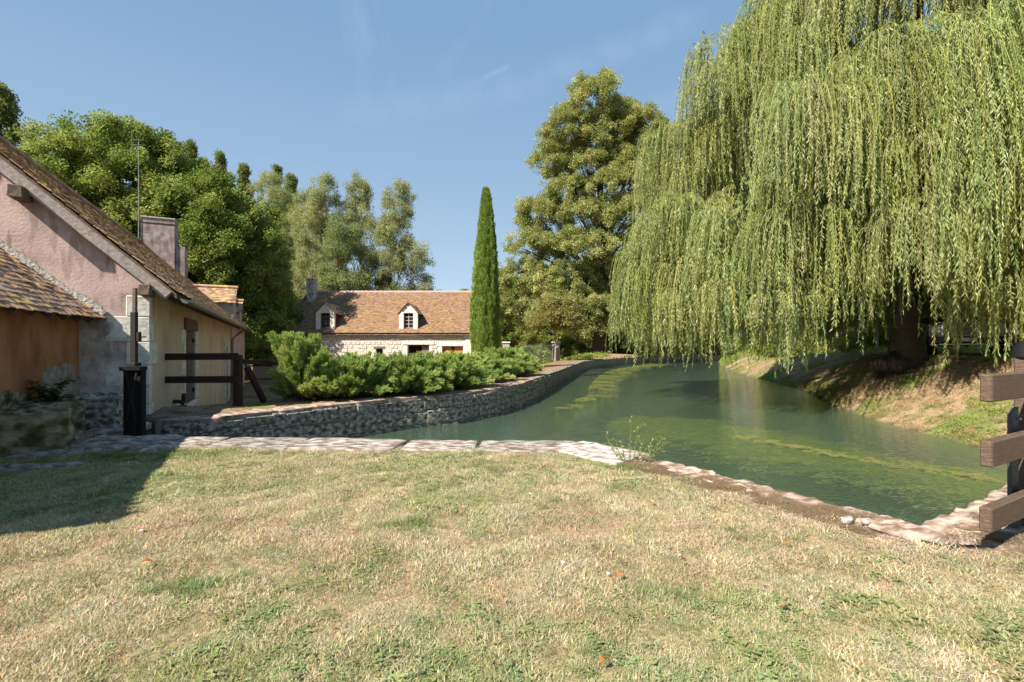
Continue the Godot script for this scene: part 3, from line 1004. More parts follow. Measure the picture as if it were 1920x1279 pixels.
func make_wing() -> void:
	var Wn := thing("lean_to_wing", "low rust coloured wing with lichened tile roof against pink gable", "outbuilding", HOUSE_AT, HOUSE_TURN)
	var pitch := 0.82
	var wx := -0.95
	var ey := 1.68
	var end := 6.75
	var rx := -4.4
	var wall_top := ey + 0.05
	var b := MB.new()
	b.box(at(wx - 0.2, wall_top * 0.5 - 0.3, end * 0.5 - 0.03), Vector3(0.4, wall_top + 0.6, end - 0.1))
	part("wall", b, M.rust_plaster, Wn)
	var ry := ey + (-0.66 - rx) * pitch
	b = MB.new()
	b.box(at((wx - 0.41 - 7.6) * 0.5, wall_top * 0.5 - 0.3, end - 0.5), Vector3(7.6 + wx - 0.41, wall_top + 0.6, 0.4))
	part("end_wall", b, M.rust_plaster, Wn)
	# boarding under the tiles; the far end is hipped
	b = MB.new()
	var dn := Vector3(0, -0.13, 0)
	var hz := end - (-0.66 - rx)
	var K := [Vector3(-0.70, ey, 0.02) + dn * 0.4, Vector3(-0.70, ey, end) + dn * 0.4, Vector3(rx, ry, hz) + dn, Vector3(rx, ry, 0.02) + dn, Vector3(-8.14, ey, 0.02) + dn, Vector3(-8.14, ey, end) + dn]
	b.quad_out(K[0], K[1], K[2], K[3], Vector3(1, 1, 0))
	b.quad_out(K[4], K[5], K[2], K[3], Vector3(-1, 1, 0))
	b.tri_out(K[1], K[5], K[2], Vector3(0, 1, 1))
	var roof := part("roof", b, M.old_wood, Wn)
	var u := Vector3(-1, pitch, 0).normalized()
	var pal := func(x, yy):
		var g := lumps.get_noise_2d(x * 1.3 + 7.0, yy * 1.6)
		var near_wall := clampf(1.0 - x / 1.6, 0.0, 1.0) + clampf(yy / 1.6 - 0.4, 0.0, 1.0)
		return pick([1.3, 1.0 + 2.2 * near_wall, 1.0, 0.3 + 2.6 * near_wall + maxf(0, g) * 2.0, 2.2, 0.5 + maxf(0, -g) * 2.0])
	tile_roof(roof, Vector3(-0.62, ey - 0.02, 0.09), Vector3(0, 0, 1), u, end - 0.1, 4.7, 0.185, 0.118, Vector3(-1.0, 1.9, 1.4), 300, pal, 0.06, func(p: Vector3): return p.z > end - (-0.62 - p.x))
	tile_roof(roof, Vector3(-8.1, ey - 0.02, end + 0.03), Vector3(1, 0, 0), Vector3(0, pitch, -1).normalized(), 7.4, 4.7, 0.185, 0.118, Vector3.ZERO, 0, pal, 0.0, func(p: Vector3): return absf(p.x + 4.4) > 3.76 - (end - p.z))
	# mortar fillet where the roof meets the gable
	b = MB.new()
	var pts := []
	var rad := []
	for i in 16:
		var x := -0.62 - i * 0.25
		pts.append(Vector3(x, ey + (-0.62 - x) * pitch + 0.05 + 0.015 * sin(i * 2.3), 0.03))
		rad.append(0.075 + 0.02 * sin(i * 1.7))
	b.tube(pts, rad, 8, Color.WHITE, true, 0.1, rng)
	part("mortar_fillet", b, M.mortar, roof)
	for i in 12:
		b = MB.new()
		b.bar(Vector3(-1.0, ey + 0.18, 0.3 + i * 0.5), Vector3(-0.7, ey - 0.07, 0.3 + i * 0.5), 0.07, 0.1)
		part("rafter_tail", b, M.old_wood, roof)
	for p in [[0.72, 0.45, 1.5, 1.15, 81, 0], [2.3, 0.40, 1.3, 0.5, 84, 1]]:
		var st := part_mesh("bare_patch", patch_sheet(p[2], p[3], p[4]), M.grey_render if p[5] == 0 else M.lichen_moss, Wn)
		st.transform = Transform3D(Basis(Vector3(0, 0, -1), Vector3.UP, Vector3(1, 0, 0)), Vector3(wx + 0.004 + 0.003 * (p[4] - 80), p[1], p[0]))

func make_blocks() -> void:
	# mossy stone blocks along the foot of the wing
	var spots := [
		[Vector3(-5.75, 0.19, -5.35), Vector3(1.25, 0.58, 0.7), 0.75, "large mossy stone block at the left edge of the picture", 601],
		[Vector3(-6.2, 0.20, -6.35), Vector3(0.75, 0.52, 0.6), 0.9, "dark hollow mossy stone block between two paler blocks", 602],
		[Vector3(-6.02, 0.22, -7.0), Vector3(0.55, 0.56, 0.62), 0.5, "squared grey stone block with a groove beside the sluice", 603],
		[Vector3(-6.35, 0.16, -7.75), Vector3(0.6, 0.42, 0.55), 0.4, "low rough stone at the foot of the pink gable", 604]]
	for p in spots:
		var o := part_mesh("stone_block", rough_block(p[1], 14, 0.045, 9.0, p[4], 4.0), M.lichen_moss if p[4] < 603 else M.lichen)
		o.transform = Transform3D(Basis(Vector3.UP, p[2]), p[0])
		tag(o, p[3], "stone block", "stone blocks below the wing")

func make_sluice() -> void:
	var S := thing("sluice_gate", "black timber sluice gate with tall rack beside the pink house", "sluice gate", Vector3(-5.24, -0.06, -6.67), 0.06)
	var b := MB.new()
	for x in [-0.09, 0.085]:
		b = MB.new()
		b.bevel(at(x, 0.47, 0), Vector3(0.078, 0.98, 0.09), 0.008)
		part("post", b, M.black_wood, S)
	b = MB.new()
	b.bevel(at(0, 0.955, 0.03), Vector3(0.28, 0.06, 0.15), 0.008)
	part("crosspiece", b, M.black_wood, S)
	b = MB.new()
	b.bevel(at(-0.005, 0.5, 0.0), Vector3(0.045, 1.0, 0.06), 0.004)
	part("gate_stem", b, M.dark_wood, S)
	b = MB.new()
	b.bevel(at(-0.005, 1.36, 0.0), Vector3(0.06, 0.75, 0.06), 0.004)
	b.bevel(at(-0.04, 1.36, 0.0), Vector3(0.015, 0.75, 0.05), 0.003)
	part("rack", b, M.iron, S)
	b = MB.new()
	b.bevel(at(-0.0, 1.9, 0.0), Vector3(0.045, 0.34, 0.045), 0.004)
	part("stem_top", b, M.old_wood, S)
	b = MB.new()
	b.bar(Vector3(-0.1, 1.39, 0), Vector3(0.16, 1.39, 0.02), 0.018, 0.018)
	b.tube([Vector3(0.06, 1.33, 0.01), Vector3(0.06, 1.46, 0.01)], [0.03, 0.03], 7)
	part("crank", b, M.iron, S)
	b = MB.new()
	b.bevel(at(0.0, 1.01, 0.02), Vector3(0.12, 0.05, 0.12), 0.006)
	part("bearing", b, M.iron, S)
	for q in [[-0.06, 0.07], [0.08, -0.05]]:
		b = MB.new()
		b.bar(Vector3(q[0], 0.9, 0.085), Vector3(q[1], 0.25, 0.085), 0.02, 0.014)
		part("brace", b, M.iron, S)

func make_left_rail() -> void:
	var R := thing("footbridge_railing", "dark brown two rail timber railing in front of the ochre wall", "railing", Vector3(-5.54, -0.09, -9.7), 0.0)
	var b := MB.new()
	b.bevel(at(0, 0.5, 0), Vector3(0.135, 1.24, 0.135), 0.01)
	part("post", b, M.dark_wood, R)
	for y in [1.09, 0.63]:
		b = MB.new()
		b.bar(Vector3(-1.5, y - 0.01, 0.1), Vector3(0.065, y, 0.1), 0.06, 0.135, 0.008)
		part("rail", b, M.dark_wood, R)
	b = MB.new()
	b.bar(Vector3(0.1, 0.86, -0.15), Vector3(0.22, 0.1, -0.6), 0.1, 0.1, 0.008)
	part("brace", b, M.dark_wood, R)
	b = MB.new()
	b.bar(Vector3(0.04, 0.98, -0.1), Vector3(0.14, 0.9, -1.3), 0.07, 0.1, 0.008)
	part("rail", b, M.dark_wood, R)

func make_right_fence() -> void:
	var dir := Vector3(0.876, 0, -0.481)
	var away := Vector3(-0.481, 0, -0.876)
	var F := thing("timber_fence", "brown three rail timber fence cut off at the right edge", "fence", Vector3(2.756, 0, -2.75))
	var b := MB.new()
	for q in [[0.958, 0.158, 0.0], [0.578, 0.15, 0.0], [0.199, 0.14, -0.01]]:
		b = MB.new()
		var a: Vector3 = away * 0.029 + Vector3(0, q[0], 0) + dir * q[2]
		b.bar(a, a + dir * 3.2, 0.058, q[1], 0.006)
		var r := part_mesh("rail", b.mesh(), M.brown_wood, F)
	for t in [1.0, 2.9]:
		b = MB.new()
		var p: Vector3 = dir * t + away * 0.114
		b.bevel(Transform3D(Basis(dir, Vector3.UP, -away), p + Vector3(0, 0.48, 0)), Vector3(0.11, 1.32, 0.11), 0.008)
		part("post", b, M.brown_wood, F)
	# slate coloured iron upright with slanted head, standing just behind the rails
	var G := thing("iron_upright", "grey iron upright with slanted head behind the timber rails", "iron post", Vector3(3.34, -0.08, -3.2))
	b = MB.new()
	b.prism(PackedVector2Array([Vector2(-0.035, 0.0), Vector2(0.035, 0.0), Vector2(0.035, 0.875), Vector2(-0.035, 0.825)]), -0.012, 0.012, Transform3D(Basis(Vector3.UP, 0.3), Vector3.ZERO))
	part("blade", b, M.slate_iron, G)
	b = MB.new()
	b.bevel(Transform3D(Basis(Vector3.UP, 0.3), Vector3(0.0, 0.035, 0.02)), Vector3(0.34, 0.07, 0.1), 0.01)
	part("foot_plate", b, M.slate_iron, G)
	for y in [0.2, 0.8]:
		b = MB.new()
		b.tube([Vector3(0.022, y, 0.0), Vector3(0.026, y, 0.025)], [0.009, 0.007], 6)
		part("bolt", b, M.chrome, G)
	var C := thing("post_cap", "black rounded cap sitting on top of the right fence post", "post cap", Vector3(2.756, 0, -2.75) + dir * 1.0 + away * 0.114 + Vector3(0, 1.14, 0))
	b = MB.new()
	var pts := []
	var rad := []
	for i in 7:
		var an := PI * 0.5 * i / 6.0
		pts.append(Vector3(0, 0.03 + 0.075 * sin(an), 0))
		rad.append(maxf(0.002, 0.075 * cos(an)))
	b.tube([Vector3(0, -0.01, 0), Vector3(0, 0.03, 0)], [0.068, 0.075], 14, Color.WHITE, false)
	b.tube(pts, rad, 14)
	part("dome", b, M.black_plastic, C)
	b = MB.new()
	b.tube([Vector3(0, -0.012, 0), Vector3(0, 0.012, 0)], [0.079, 0.079], 14)
	part("collar", b, M.black_plastic, C)

# ------------------------------------------------------------------ the barn behind the hedge
func make_barn() -> void:
	var B := thing("stone_barn", "long white stone barn with orange brown tile roof and two dormers", "barn", Vector3(-17.0, -1.15, -34.0))
	var W := 14.1
	var D := 9.0
	var ev := 3.45
	var rg := 6.65
	var b := MB.new()
	# front wall split round its openings: [x0, x1, y0, y1] holes
	var holes := [[2.05, 2.62, 2.65, 3.2], [7.35, 7.85, 1.65, 2.2], [9.6, 11.15, -0.1, 2.45], [12.05, 13.55, -0.1, 2.35]]
	var xs := [0.0, 2.05, 2.62, 7.35, 7.85, 9.6, 11.15, 12.05, 13.55, W]
	for i in xs.size() - 1:
		var x0: float = xs[i]
		var x1: float = xs[i + 1]
		var cut := []
		for h in holes:
			if absf(h[0] - x0) < 0.01:
				cut = h
		if cut.size():
			if cut[2] > 0.0:
				b.box(at((x0 + x1) * 0.5, (cut[2] - 0.4) * 0.5, -0.25), Vector3(x1 - x0, cut[2] + 0.4, 0.5))
			b.box(at((x0 + x1) * 0.5, (cut[3] + ev) * 0.5, -0.25), Vector3(x1 - x0, ev - cut[3], 0.5))
		else:
			b.box(at((x0 + x1) * 0.5, (ev - 0.4) * 0.5, -0.25), Vector3(x1 - x0, ev + 0.4, 0.5))
	part("front_wall", b, M.rubble, B)
	b = MB.new()
	b.prism(PackedVector2Array([Vector2(-D, -0.4), Vector2(-0.5, -0.4), Vector2(-0.5, ev), Vector2(-D * 0.5, rg - 0.1), Vector2(-D, ev)]), W - 0.5, W, Transform3D(Basis(Vector3(0, 0, 1), Vector3.UP, Vector3(1, 0, 0)), Vector3.ZERO))
	b.box(at(0.25, (ev - 0.4) * 0.5, -D * 0.5 - 0.25), Vector3(0.5, ev + 0.4, D - 0.5))
	b.box(at(W * 0.5, (ev - 0.4) * 0.5, -D + 0.25), Vector3(W - 1.0, ev + 0.4, 0.5))
	part("end_wall", b, M.rubble, B)
	# field stones that show in the face
	var st := []
	for k in 5:
		var q := MB.new()
		q.bevel(Transform3D(), Vector3.ONE, 0.15, Color.WHITE, 0.06, rng)
		st.append(q.mesh())
	var mass := MB.new()
	for row in 11:
		var x := 0.05 + 0.1 * (row % 3)
		var y := 0.35 + row * 0.28
		while x < W - 0.3:
			var l := rr(0.22, 0.5)
			var ok := rng.randf() < 0.72
			for h in holes:
				if x + l > h[0] - 0.25 and x < h[1] + 0.25 and y > h[2] - 0.25 and y < h[3] + 0.35:
					ok = false
			if ok:
				mass.bevel(at(x + l * 0.5, y, 0.0), Vector3(l - 0.04, rr(0.17, 0.24), rr(0.03, 0.06)), 0.015, Color.WHITE, 0.012, rng)
			x += l
	part("field_stones", mass, M.rubble, B, "stuff")
	for k in 8:
		b = MB.new()
		var wd := 0.55 if k % 2 else 0.38
		b.bevel(at(W - wd * 0.5 + 0.02, 0.2 + k * 0.42, -0.12), Vector3(wd, 0.41, 0.34), 0.015)
		part("quoin", b, M.white_stone, B)
	# openings
	for i in 2:
		var h: Array = holes[i]
		var wn := Node3D.new()
		wn.name = "window"
		B.add_child(wn, true)
		b = MB.new()
		b.box(at((h[0] + h[1]) * 0.5, (h[2] + h[3]) * 0.5, -0.3), Vector3(h[1] - h[0], h[3] - h[2], 0.03))
		part("pane", b, M.glass, wn)
		b = MB.new()
		b.bevel(at((h[0] + h[1]) * 0.5, h[3] + 0.07, -0.05), Vector3(h[1] - h[0] + 0.3, 0.16, 0.16), 0.01)
		part("lintel", b, M.old_wood, wn)
	for i in [2, 3]:
		var h: Array = holes[i]
		var dr := Node3D.new()
		dr.name = "doorway"
		B.add_child(dr, true)
		b = MB.new()
		b.bevel(at((h[0] + h[1]) * 0.5, h[3] + 0.14, -0.05), Vector3(h[1] - h[0] + 0.7, 0.26, 0.22), 0.02)
		part("lintel", b, M.white_stone, dr)
		for sx in [h[0] - 0.12, h[1] + 0.12]:
			b = MB.new()
			b.bevel(at(sx, 1.15, -0.06), Vector3(0.26, 2.5, 0.2), 0.02)
			part("jamb", b, M.white_stone, dr)
		if i == 3:
			for q in [[12.05, 12.68], [12.88, 13.55]]:
				var leaf := Node3D.new()
				leaf.name = "door_leaf"
				dr.add_child(leaf, true)
				for k in 4:
					b = MB.new()
					var w4: float = (q[1] - q[0]) / 4.0
					b.bevel(at(q[0] + w4 * (k + 0.5), 1.15, -0.2), Vector3(w4 - 0.008, 2.35, 0.045), 0.006)
					var bo := part_mesh("board", b.mesh(), M.orange_wood, leaf)
		else:
			b = MB.new()
			b.bevel(at((h[0] + h[1]) * 0.5 + 0.5, 1.9, -0.25), Vector3(0.6, 1.0, 0.05), 0.01)
			part("door_leaf", b, M.old_wood, dr)
	# roof
	b = MB.new()
	var hip := 0.75
	var o := 0.28
	var fe := ev - o * (rg - ev) / (D * 0.5)
	var A := [Vector3(-0.15, fe, o), Vector3(W + 0.12, fe, o), Vector3(W + 0.12, rg, -D * 0.5), Vector3(hip, rg, -D * 0.5), Vector3(-0.15, fe, -D - o), Vector3(W + 0.12, fe, -D - o)]
	b.quad_out(A[0], A[1], A[2], A[3], Vector3(0, 1, 1))
	b.quad_out(A[4], A[5], A[2], A[3], Vector3(0, 1, -1))
	b.tri_out(A[0], A[3], A[4], Vector3(-1, 0.3, 0))
	b.quad_out(A[0], A[1], A[1] - Vector3(0, 0.1, 0), A[0] - Vector3(0, 0.1, 0), Vector3(0, 0, 1))
	b.quad_out(A[0] - Vector3(0, 0.1, 0), A[1] - Vector3(0, 0.1, 0), A[5] - Vector3(0, 0.1, 0), A[4] - Vector3(0, 0.1, 0), Vector3(0, -1, 0))
	var roof := part("roof", b, M.old_wood, B)
	var u := Vector3(0, rg - fe, -D * 0.5 - o).normalized()
	var slope := Vector2(rg - fe, D * 0.5 + o).length()
	var pal := func(x, yy):
		var g := lumps.get_noise_2d(x * 0.6 + 30.0, yy * 0.9)
		var t: Array = pick([2.6, 1.6 + 2.0 * maxf(0, g), 1.0, 1.2 + 1.5 * maxf(0, g), 1.6 + 2.0 * maxf(0, -g), 0.35])
		return [t[0], (t[1] as Color).lerp(Color(0.31, 0.165, 0.09), 0.4) * 0.74]
	var lean := (hip + 0.15) / (rg - fe)
	var cut := func(p: Vector3): return p.x < -0.15 + (p.y - fe) * lean
	tile_roof(roof, Vector3(-0.15, fe + 0.03, o + 0.04), Vector3(1, 0, 0), u, W + 0.27, slope, 0.19, 0.125, Vector3.ZERO, 0, pal, 0.0, cut)
	b = MB.new()
	b.quad_out(A[4] + Vector3(0, 0.04, 0), A[5] + Vector3(0, 0.04, 0), A[2] + Vector3(0, 0.04, 0), A[3] + Vector3(0, 0.04, 0), Vector3(0, 1, -1), TONE[0])
	b.tri_out(A[0] + Vector3(-0.04, 0, 0), A[3] + Vector3(-0.04, 0, 0), A[4] + Vector3(-0.04, 0, 0), Vector3(-1, 0.3, 0), TONE[0])
	part("back_slope", b, M.tile_mass, roof)
	for i in 36:
		b = MB.new()
		var x := hip + i * 0.372
		b.tube([Vector3(x, rg + 0.05, -D * 0.5), Vector3(x + 0.39, rg + 0.035, -D * 0.5)], [0.13, 0.11], 7)
		part("ridge_tile", b, M.verge if i % 3 else M.tiles[4], roof)
	# chimney at the left end
	var C := Node3D.new()
	C.name = "chimney"
	B.add_child(C)
	b = MB.new()
	b.bevel(at(1.35, 6.6, -3.55), Vector3(0.55, 1.9, 0.75), 0.02)
	part("stack", b, M.pale_plaster, C)
	b = MB.new()
	b.bevel(at(1.35, 7.58, -3.55), Vector3(0.62, 0.08, 0.82), 0.015)
	part("cap", b, M.verge, C)
	# dormers
	for dx in [3.75, 9.65]:
		var dm := Node3D.new()
		dm.name = "dormer"
		B.add_child(dm, true)
		var open: bool = dx < 5.0
		var z := -0.02
		var y0 := 3.3
		var y1 := 4.72
		var y2 := 5.42
		var hw := 0.66
		b = MB.new()
		for sd in [-1.0, 1.0]:
			b.box(at(dx + sd * (hw - 0.16), (y0 + y1) * 0.5, z - 0.12), Vector3(0.32, y1 - y0, 0.24))
		b.prism(PackedVector2Array([Vector2(dx - hw, y1), Vector2(dx + hw, y1), Vector2(dx, y2)]), z - 0.24, z)
		part("front", b, M.white_stone, dm)
		b = MB.new()
		b.bevel(at(dx, y0 - 0.1, z + 0.02), Vector3(hw * 2.0 + 0.15, 0.16, 0.34), 0.02)
		part("sill", b, M.white_stone, dm)
		b = MB.new()
		for sd in [-1.0, 1.0]:
			b.prism(PackedVector2Array([Vector2(0.24, y0), Vector2(2.3, y0 + 1.42), Vector2(2.3, y1), Vector2(0.24, y1)]), -0.05, 0.05, Transform3D(Basis(Vector3(0, 0, -1), Vector3.UP, Vector3(1, 0, 0)), Vector3(dx + sd * (hw - 0.08), 0, 0)))
		part("cheek", b, M.red_boards, dm)
		var wn := Node3D.new()
		wn.name = "window"
		dm.add_child(wn)
		var ww := hw * 2.0 - 0.64
		b = MB.new()
		b.box(at(dx, y0 + 0.78, z - 0.2), Vector3(ww, y1 - y0 - 0.45, 0.02))
		part("pane", b, M.glass, wn)
		b = MB.new()
		for k in 3:
			b.box(at(dx - ww * 0.5 + ww * k * 0.5, (y0 + y1) * 0.5, z - 0.17), Vector3(0.035, y1 - y0, 0.04))
		for k in 5:
			b.box(at(dx, y0 + 0.38 + k * 0.255, z - 0.17), Vector3(ww, 0.03, 0.036))
		b.box(at(dx, y0 + 0.18, z - 0.18), Vector3(ww, 0.36, 0.03))
		part("frame", b, M.old_wood if open else M.white_frame, wn)
		for sd in [-1.0, 1.0]:
			var dr := Node3D.new()
			dr.name = "dormer_roof"
			dm.add_child(dr, true)
			var rise := (y2 - y1) / hw
			var uu := Vector3(-sd, rise, 0).normalized()
			b = MB.new()
			var e := Vector3(dx + sd * (hw + 0.08), y1 - rise * 0.08, z + 0.06)
			b.quad_out(e, e + Vector3(0, 0, -3.0), Vector3(dx, y2 + 0.0, z - 2.94), Vector3(dx, y2, z + 0.06), Vector3(sd, 1, 0))
			part("sheathing", b, M.old_wood, dr)
			tile_roof(dr, Vector3(e.x, e.y + 0.02, z - 2.9), Vector3(0, 0, 1), uu, 2.95, Vector2(hw + 0.08, (hw + 0.08) * rise).length(), 0.19, 0.125, Vector3.ZERO, 0, func(_x, _y): return pick([2.0, 0.8, 1.6, 0.5, 1.4, 1.4]))
	# boarded shed leaning on the left end
	var S := thing("boarded_shed", "small red brown boarded shed against the barn's left end", "shed", Vector3(-18.6, -1.15, -34.6))
	b = MB.new()
	b.box(at(0.7, 0.45, -1.0), Vector3(1.7, 0.9, 1.8))
	part("base_wall", b, M.rubble, S)
	for k in 8:
		b = MB.new()
		b.box(at(-0.05 + k * 0.2, 1.5 + 0.05 * k, -0.12), Vector3(0.19, 1.3 + 0.1 * k, 0.03))
		part("board", b, M.red_boards, S)
	b = MB.new()
	b.prism(PackedVector2Array([Vector2(-0.5, 2.0), Vector2(1.55, 3.05), Vector2(1.55, 3.15), Vector2(-0.5, 2.1)]), -2.1, 0.15)
	part("roof", b, M.tile_mass, S)

# ------------------------------------------------------------------ foliage
func leaf_into(b: MB, p: Vector3, d: Vector3, up: Vector3, l: float, w: float, c: Color) -> void:
	var s := d.cross(up)
	if s.length() < 0.05:
		s = d.cross(Vector3.RIGHT)
	s = s.normalized() * w * 0.5
	var k := s.cross(d).normalized() * w * 0.18
	var m := p + d * l * 0.45
	b.tri(p, m + s + k, p + d * l, c)
	b.tri(p, p + d * l, m - s + k, c)

# a spray of leaves round the origin
func leaf_cluster(n: int, r: float, l: float, w: float, flat := 0.7, droop := 0.0) -> ArrayMesh:
	var b := MB.new()
	for i in n:
		var p := rdir() * r * pow(rng.randf(), 0.45)
		p.y *= flat
		var d := (rdir() + Vector3(0, -droop, 0)).normalized()
		var up := (rdir() * 0.8 + Vector3.UP).normalized()
		var t := rr(0.78, 1.2)
		leaf_into(b, p, d, up, l * rr(0.7, 1.2), w * rr(0.7, 1.2), Color(t * rr(0.94, 1.06), t, t * rr(0.9, 1.1)))
	return b.mesh()

func make_leaf_meshes() -> void:
	leaf_meshes.broad = leaf_cluster(30, 0.6, 0.25, 0.17)
	leaf_meshes.fine = leaf_cluster(46, 0.6, 0.17, 0.10, 0.8, 0.3)
	leaf_meshes.hanging = leaf_cluster(30, 0.5, 0.2, 0.085, 1.6, 1.0)
	leaf_meshes.small = leaf_cluster(36, 0.3, 0.11, 0.075)
	# feathery evergreen spray pointing along +y
	var b := MB.new()
	for k in 46:
		var y := rr(0.0, 0.34)
		var a := rr(0, TAU)
		var r := (0.36 - y) * 0.28
		var p := Vector3(cos(a) * r * 0.3, y, sin(a) * r * 0.3)
		var d := Vector3(cos(a) * 0.55, 0.9, sin(a) * 0.55).normalized()
		var t := rr(0.7, 1.25)
		leaf_into(b, p, d, rdir(), rr(0.07, 0.14), 0.022, Color(t * rr(0.95, 1.1), t, t))
	leaf_meshes.spray = b.mesh()
	# grass tufts: dry and bent, or upright and green
	for kind in ["dry_tuft", "green_tuft", "long_tuft"]:
		b = MB.new()
		for k in (54 if kind != "long_tuft" else 22):
			var an := rr(0, TAU)
			var p := Vector3(cos(an), 0, sin(an)) * 0.085 * sqrt(rng.randf())
			var lean := rr(0.6, 1.5) if kind == "dry_tuft" else rr(0.25, 1.2)
			var l := rr(0.016, 0.05) if kind != "long_tuft" else rr(0.09, 0.2)
			var ad := rr(0, TAU)
			var d := Vector3(cos(ad) * sin(lean), cos(lean), sin(ad) * sin(lean))
			var d2 := (d + Vector3(rr(-1, 1), -0.5, rr(-1, 1)) * 0.6).normalized()
			var w := rr(0.0011, 0.0022) if kind != "long_tuft" else rr(0.003, 0.006)
			var s := d.cross(Vector3.UP).normalized() * w
			var m := p + d * l * 0.55
			var t := rr(0.75, 1.2)
			var c := Color(t, t, t)
			var pk := rng.randf()
			if kind == "dry_tuft":
				c *= Color(1, 1, 1) if pk < 0.45 else (Color(1.3, 1.27, 1.25) if pk < 0.65 else (Color(0.62, 0.55, 0.5) if pk < 0.82 else Color(0.6, 0.8, 0.42)))
			else:
				c *= Color(1, 1, 1) if pk < 0.6 else (Color(1.5, 1.2, 1.5) if pk < 0.85 else Color(0.65, 0.8, 0.6))
			c.a = 1.0
			b.tri(p - s, p + s, m + s * 0.8, c)
			b.tri(p - s, m + s * 0.8, m - s * 0.8, c)
			b.tri(m - s * 0.8, m + s * 0.8, m + d2 * l * 0.5, c)
		leaf_meshes[kind] = b.mesh()
	# small round-leaved lawn weed
	b = MB.new()
	for k in 20:
		var an := rr(0, TAU)
		var p := Vector3(cos(an), 0, sin(an)) * 0.06 * sqrt(rng.randf()) + Vector3(0, rr(0.008, 0.03), 0)
		var ad := rr(0, TAU)
		leaf_into(b, p, Vector3(cos(ad), rr(-0.1, 0.5), sin(ad)).normalized(), Vector3.UP, rr(0.014, 0.026), rr(0.011, 0.018), Color.WHITE * rr(0.75, 1.25))
	leaf_meshes.clover = b.mesh()

func jitter(c: Color, a: float) -> Color:
	var t := rr(1.0 - a, 1.0 + a)
	return Color(c.r * t * rr(1.0 - a * 0.5, 1.0 + a * 0.5), c.g * t, c.b * t * rr(1.0 - a * 0.5, 1.0 + a * 0.5))

func random_basis(sc: float, upright := 0.0) -> Basis:
	var b := Basis(rdir(), rr(0, TAU))
	if upright > 0.0:
		b = Basis(Vector3.UP, rr(0, TAU)) * Basis(Vector3(rr(-1, 1), 0, rr(-1, 1)).normalized(), rr(0.0, 1.0 - upright))
	return b.scaled(Vector3.ONE * sc)

# lobes: [centre, radii, clumps, leaves per clump, clump radius]
func crown(parent: Node, lobes: Array, mesh_name: String, color: Color, color2: Color, sc: float, m: Material = null, vary := 0.22) -> void:
	var buf := Buf.new()
	for lo in lobes:
		var ce: Vector3 = lo[0]
		var ra: Vector3 = lo[1]
		for k in lo[2]:
			var d := rdir()
			if d.y < -0.55 and rng.randf() < 0.6:
				d.y = -d.y
			var q := ce + d * ra * rr(0.62, 1.04)
			var rc: float = lo[4] * rr(0.65, 1.3)
			var c := color.lerp(color2, pow(rng.randf(), 1.5))
			for i in lo[3]:
				var e := rdir() * pow(rng.randf(), 0.5) * rc
				e.y *= 0.8
				buf.put(random_basis(sc * rr(0.7, 1.25), 0.35), q + e, jitter(c, vary))
	copies("crown", leaf_meshes[mesh_name], m if m else M.leaf, buf, parent, "stuff")

func limb_path(a: Vector3, b: Vector3, bend: float, n := 5) -> Array:
	var out := []
	var k := rdir() * bend * a.distance_to(b)
	for i in n + 1:
		var t := float(i) / n
		out.append(a.lerp(b, t) + k * sin(t * PI) * 0.5 + Vector3.UP * sin(t * PI) * 0.06 * a.distance_to(b))
	return out

func taper(r0: float, r1: float, n := 5) -> Array:
	var out := []
	for i in n + 1:
		out.append(lerpf(r0, r1, float(i) / n))
	return out

func trunk(parent: Node, h: float, r: float, m: Material, targets: Array, lean := Vector3.ZERO, flare := 1.6) -> void:
	var b := MB.new()
	var pts := []
	var rad := []
	for i in 9:
		var t := float(i) / 8.0
		pts.append(Vector3(0, -0.35 + (h + 0.35) * t, 0) + lean * t * t + Vector3(sin(t * 5.0), 0, cos(t * 4.0)) * 0.02 * h * t * (1.0 - t))
		rad.append(r * (1.0 - 0.78 * t) * (1.0 + (flare - 1.0) * exp(-t * 14.0)))
	b.tube(pts, rad, 10, Color.WHITE, true, 0.06, rng)
	part("trunk", b, m, parent)
	for g in targets:
		var e: Vector3 = g
		var y := clampf(e.y * rr(0.45, 0.65), h * 0.18, h * 0.92)
		var s: Vector3 = pts[0].lerp(pts[8], (y + 0.35) / (h + 0.35)) + lean * 0.0
		b = MB.new()
		b.tube(limb_path(s, e, 0.12), taper(r * 0.42 * (1.0 - 0.6 * y / h), r * 0.06), 6, Color.WHITE, false, 0.05, rng)
		part("limb", b, m, parent)

func make_tree(called: String, label: String, at_: Vector3, h: float, r: float, bark: Material, lobes: Array, mesh_name: String, c1: Color, c2: Color, sc: float, group := "", top := 0.9) -> Node3D:
	var T := thing(called, label, "tree", at_, 0.0, group)
	var tg := []
	for lo in lobes:
		tg.append(lo[0])
		if (lo[1] as Vector3).x > 2.5:
			for k in 2:
				tg.append(lo[0] + rdir() * (lo[1] as Vector3) * 0.6)
	trunk(T, h * top, r, bark, tg)
	crown(T, lobes, mesh_name, c1, c2, sc)
	return T

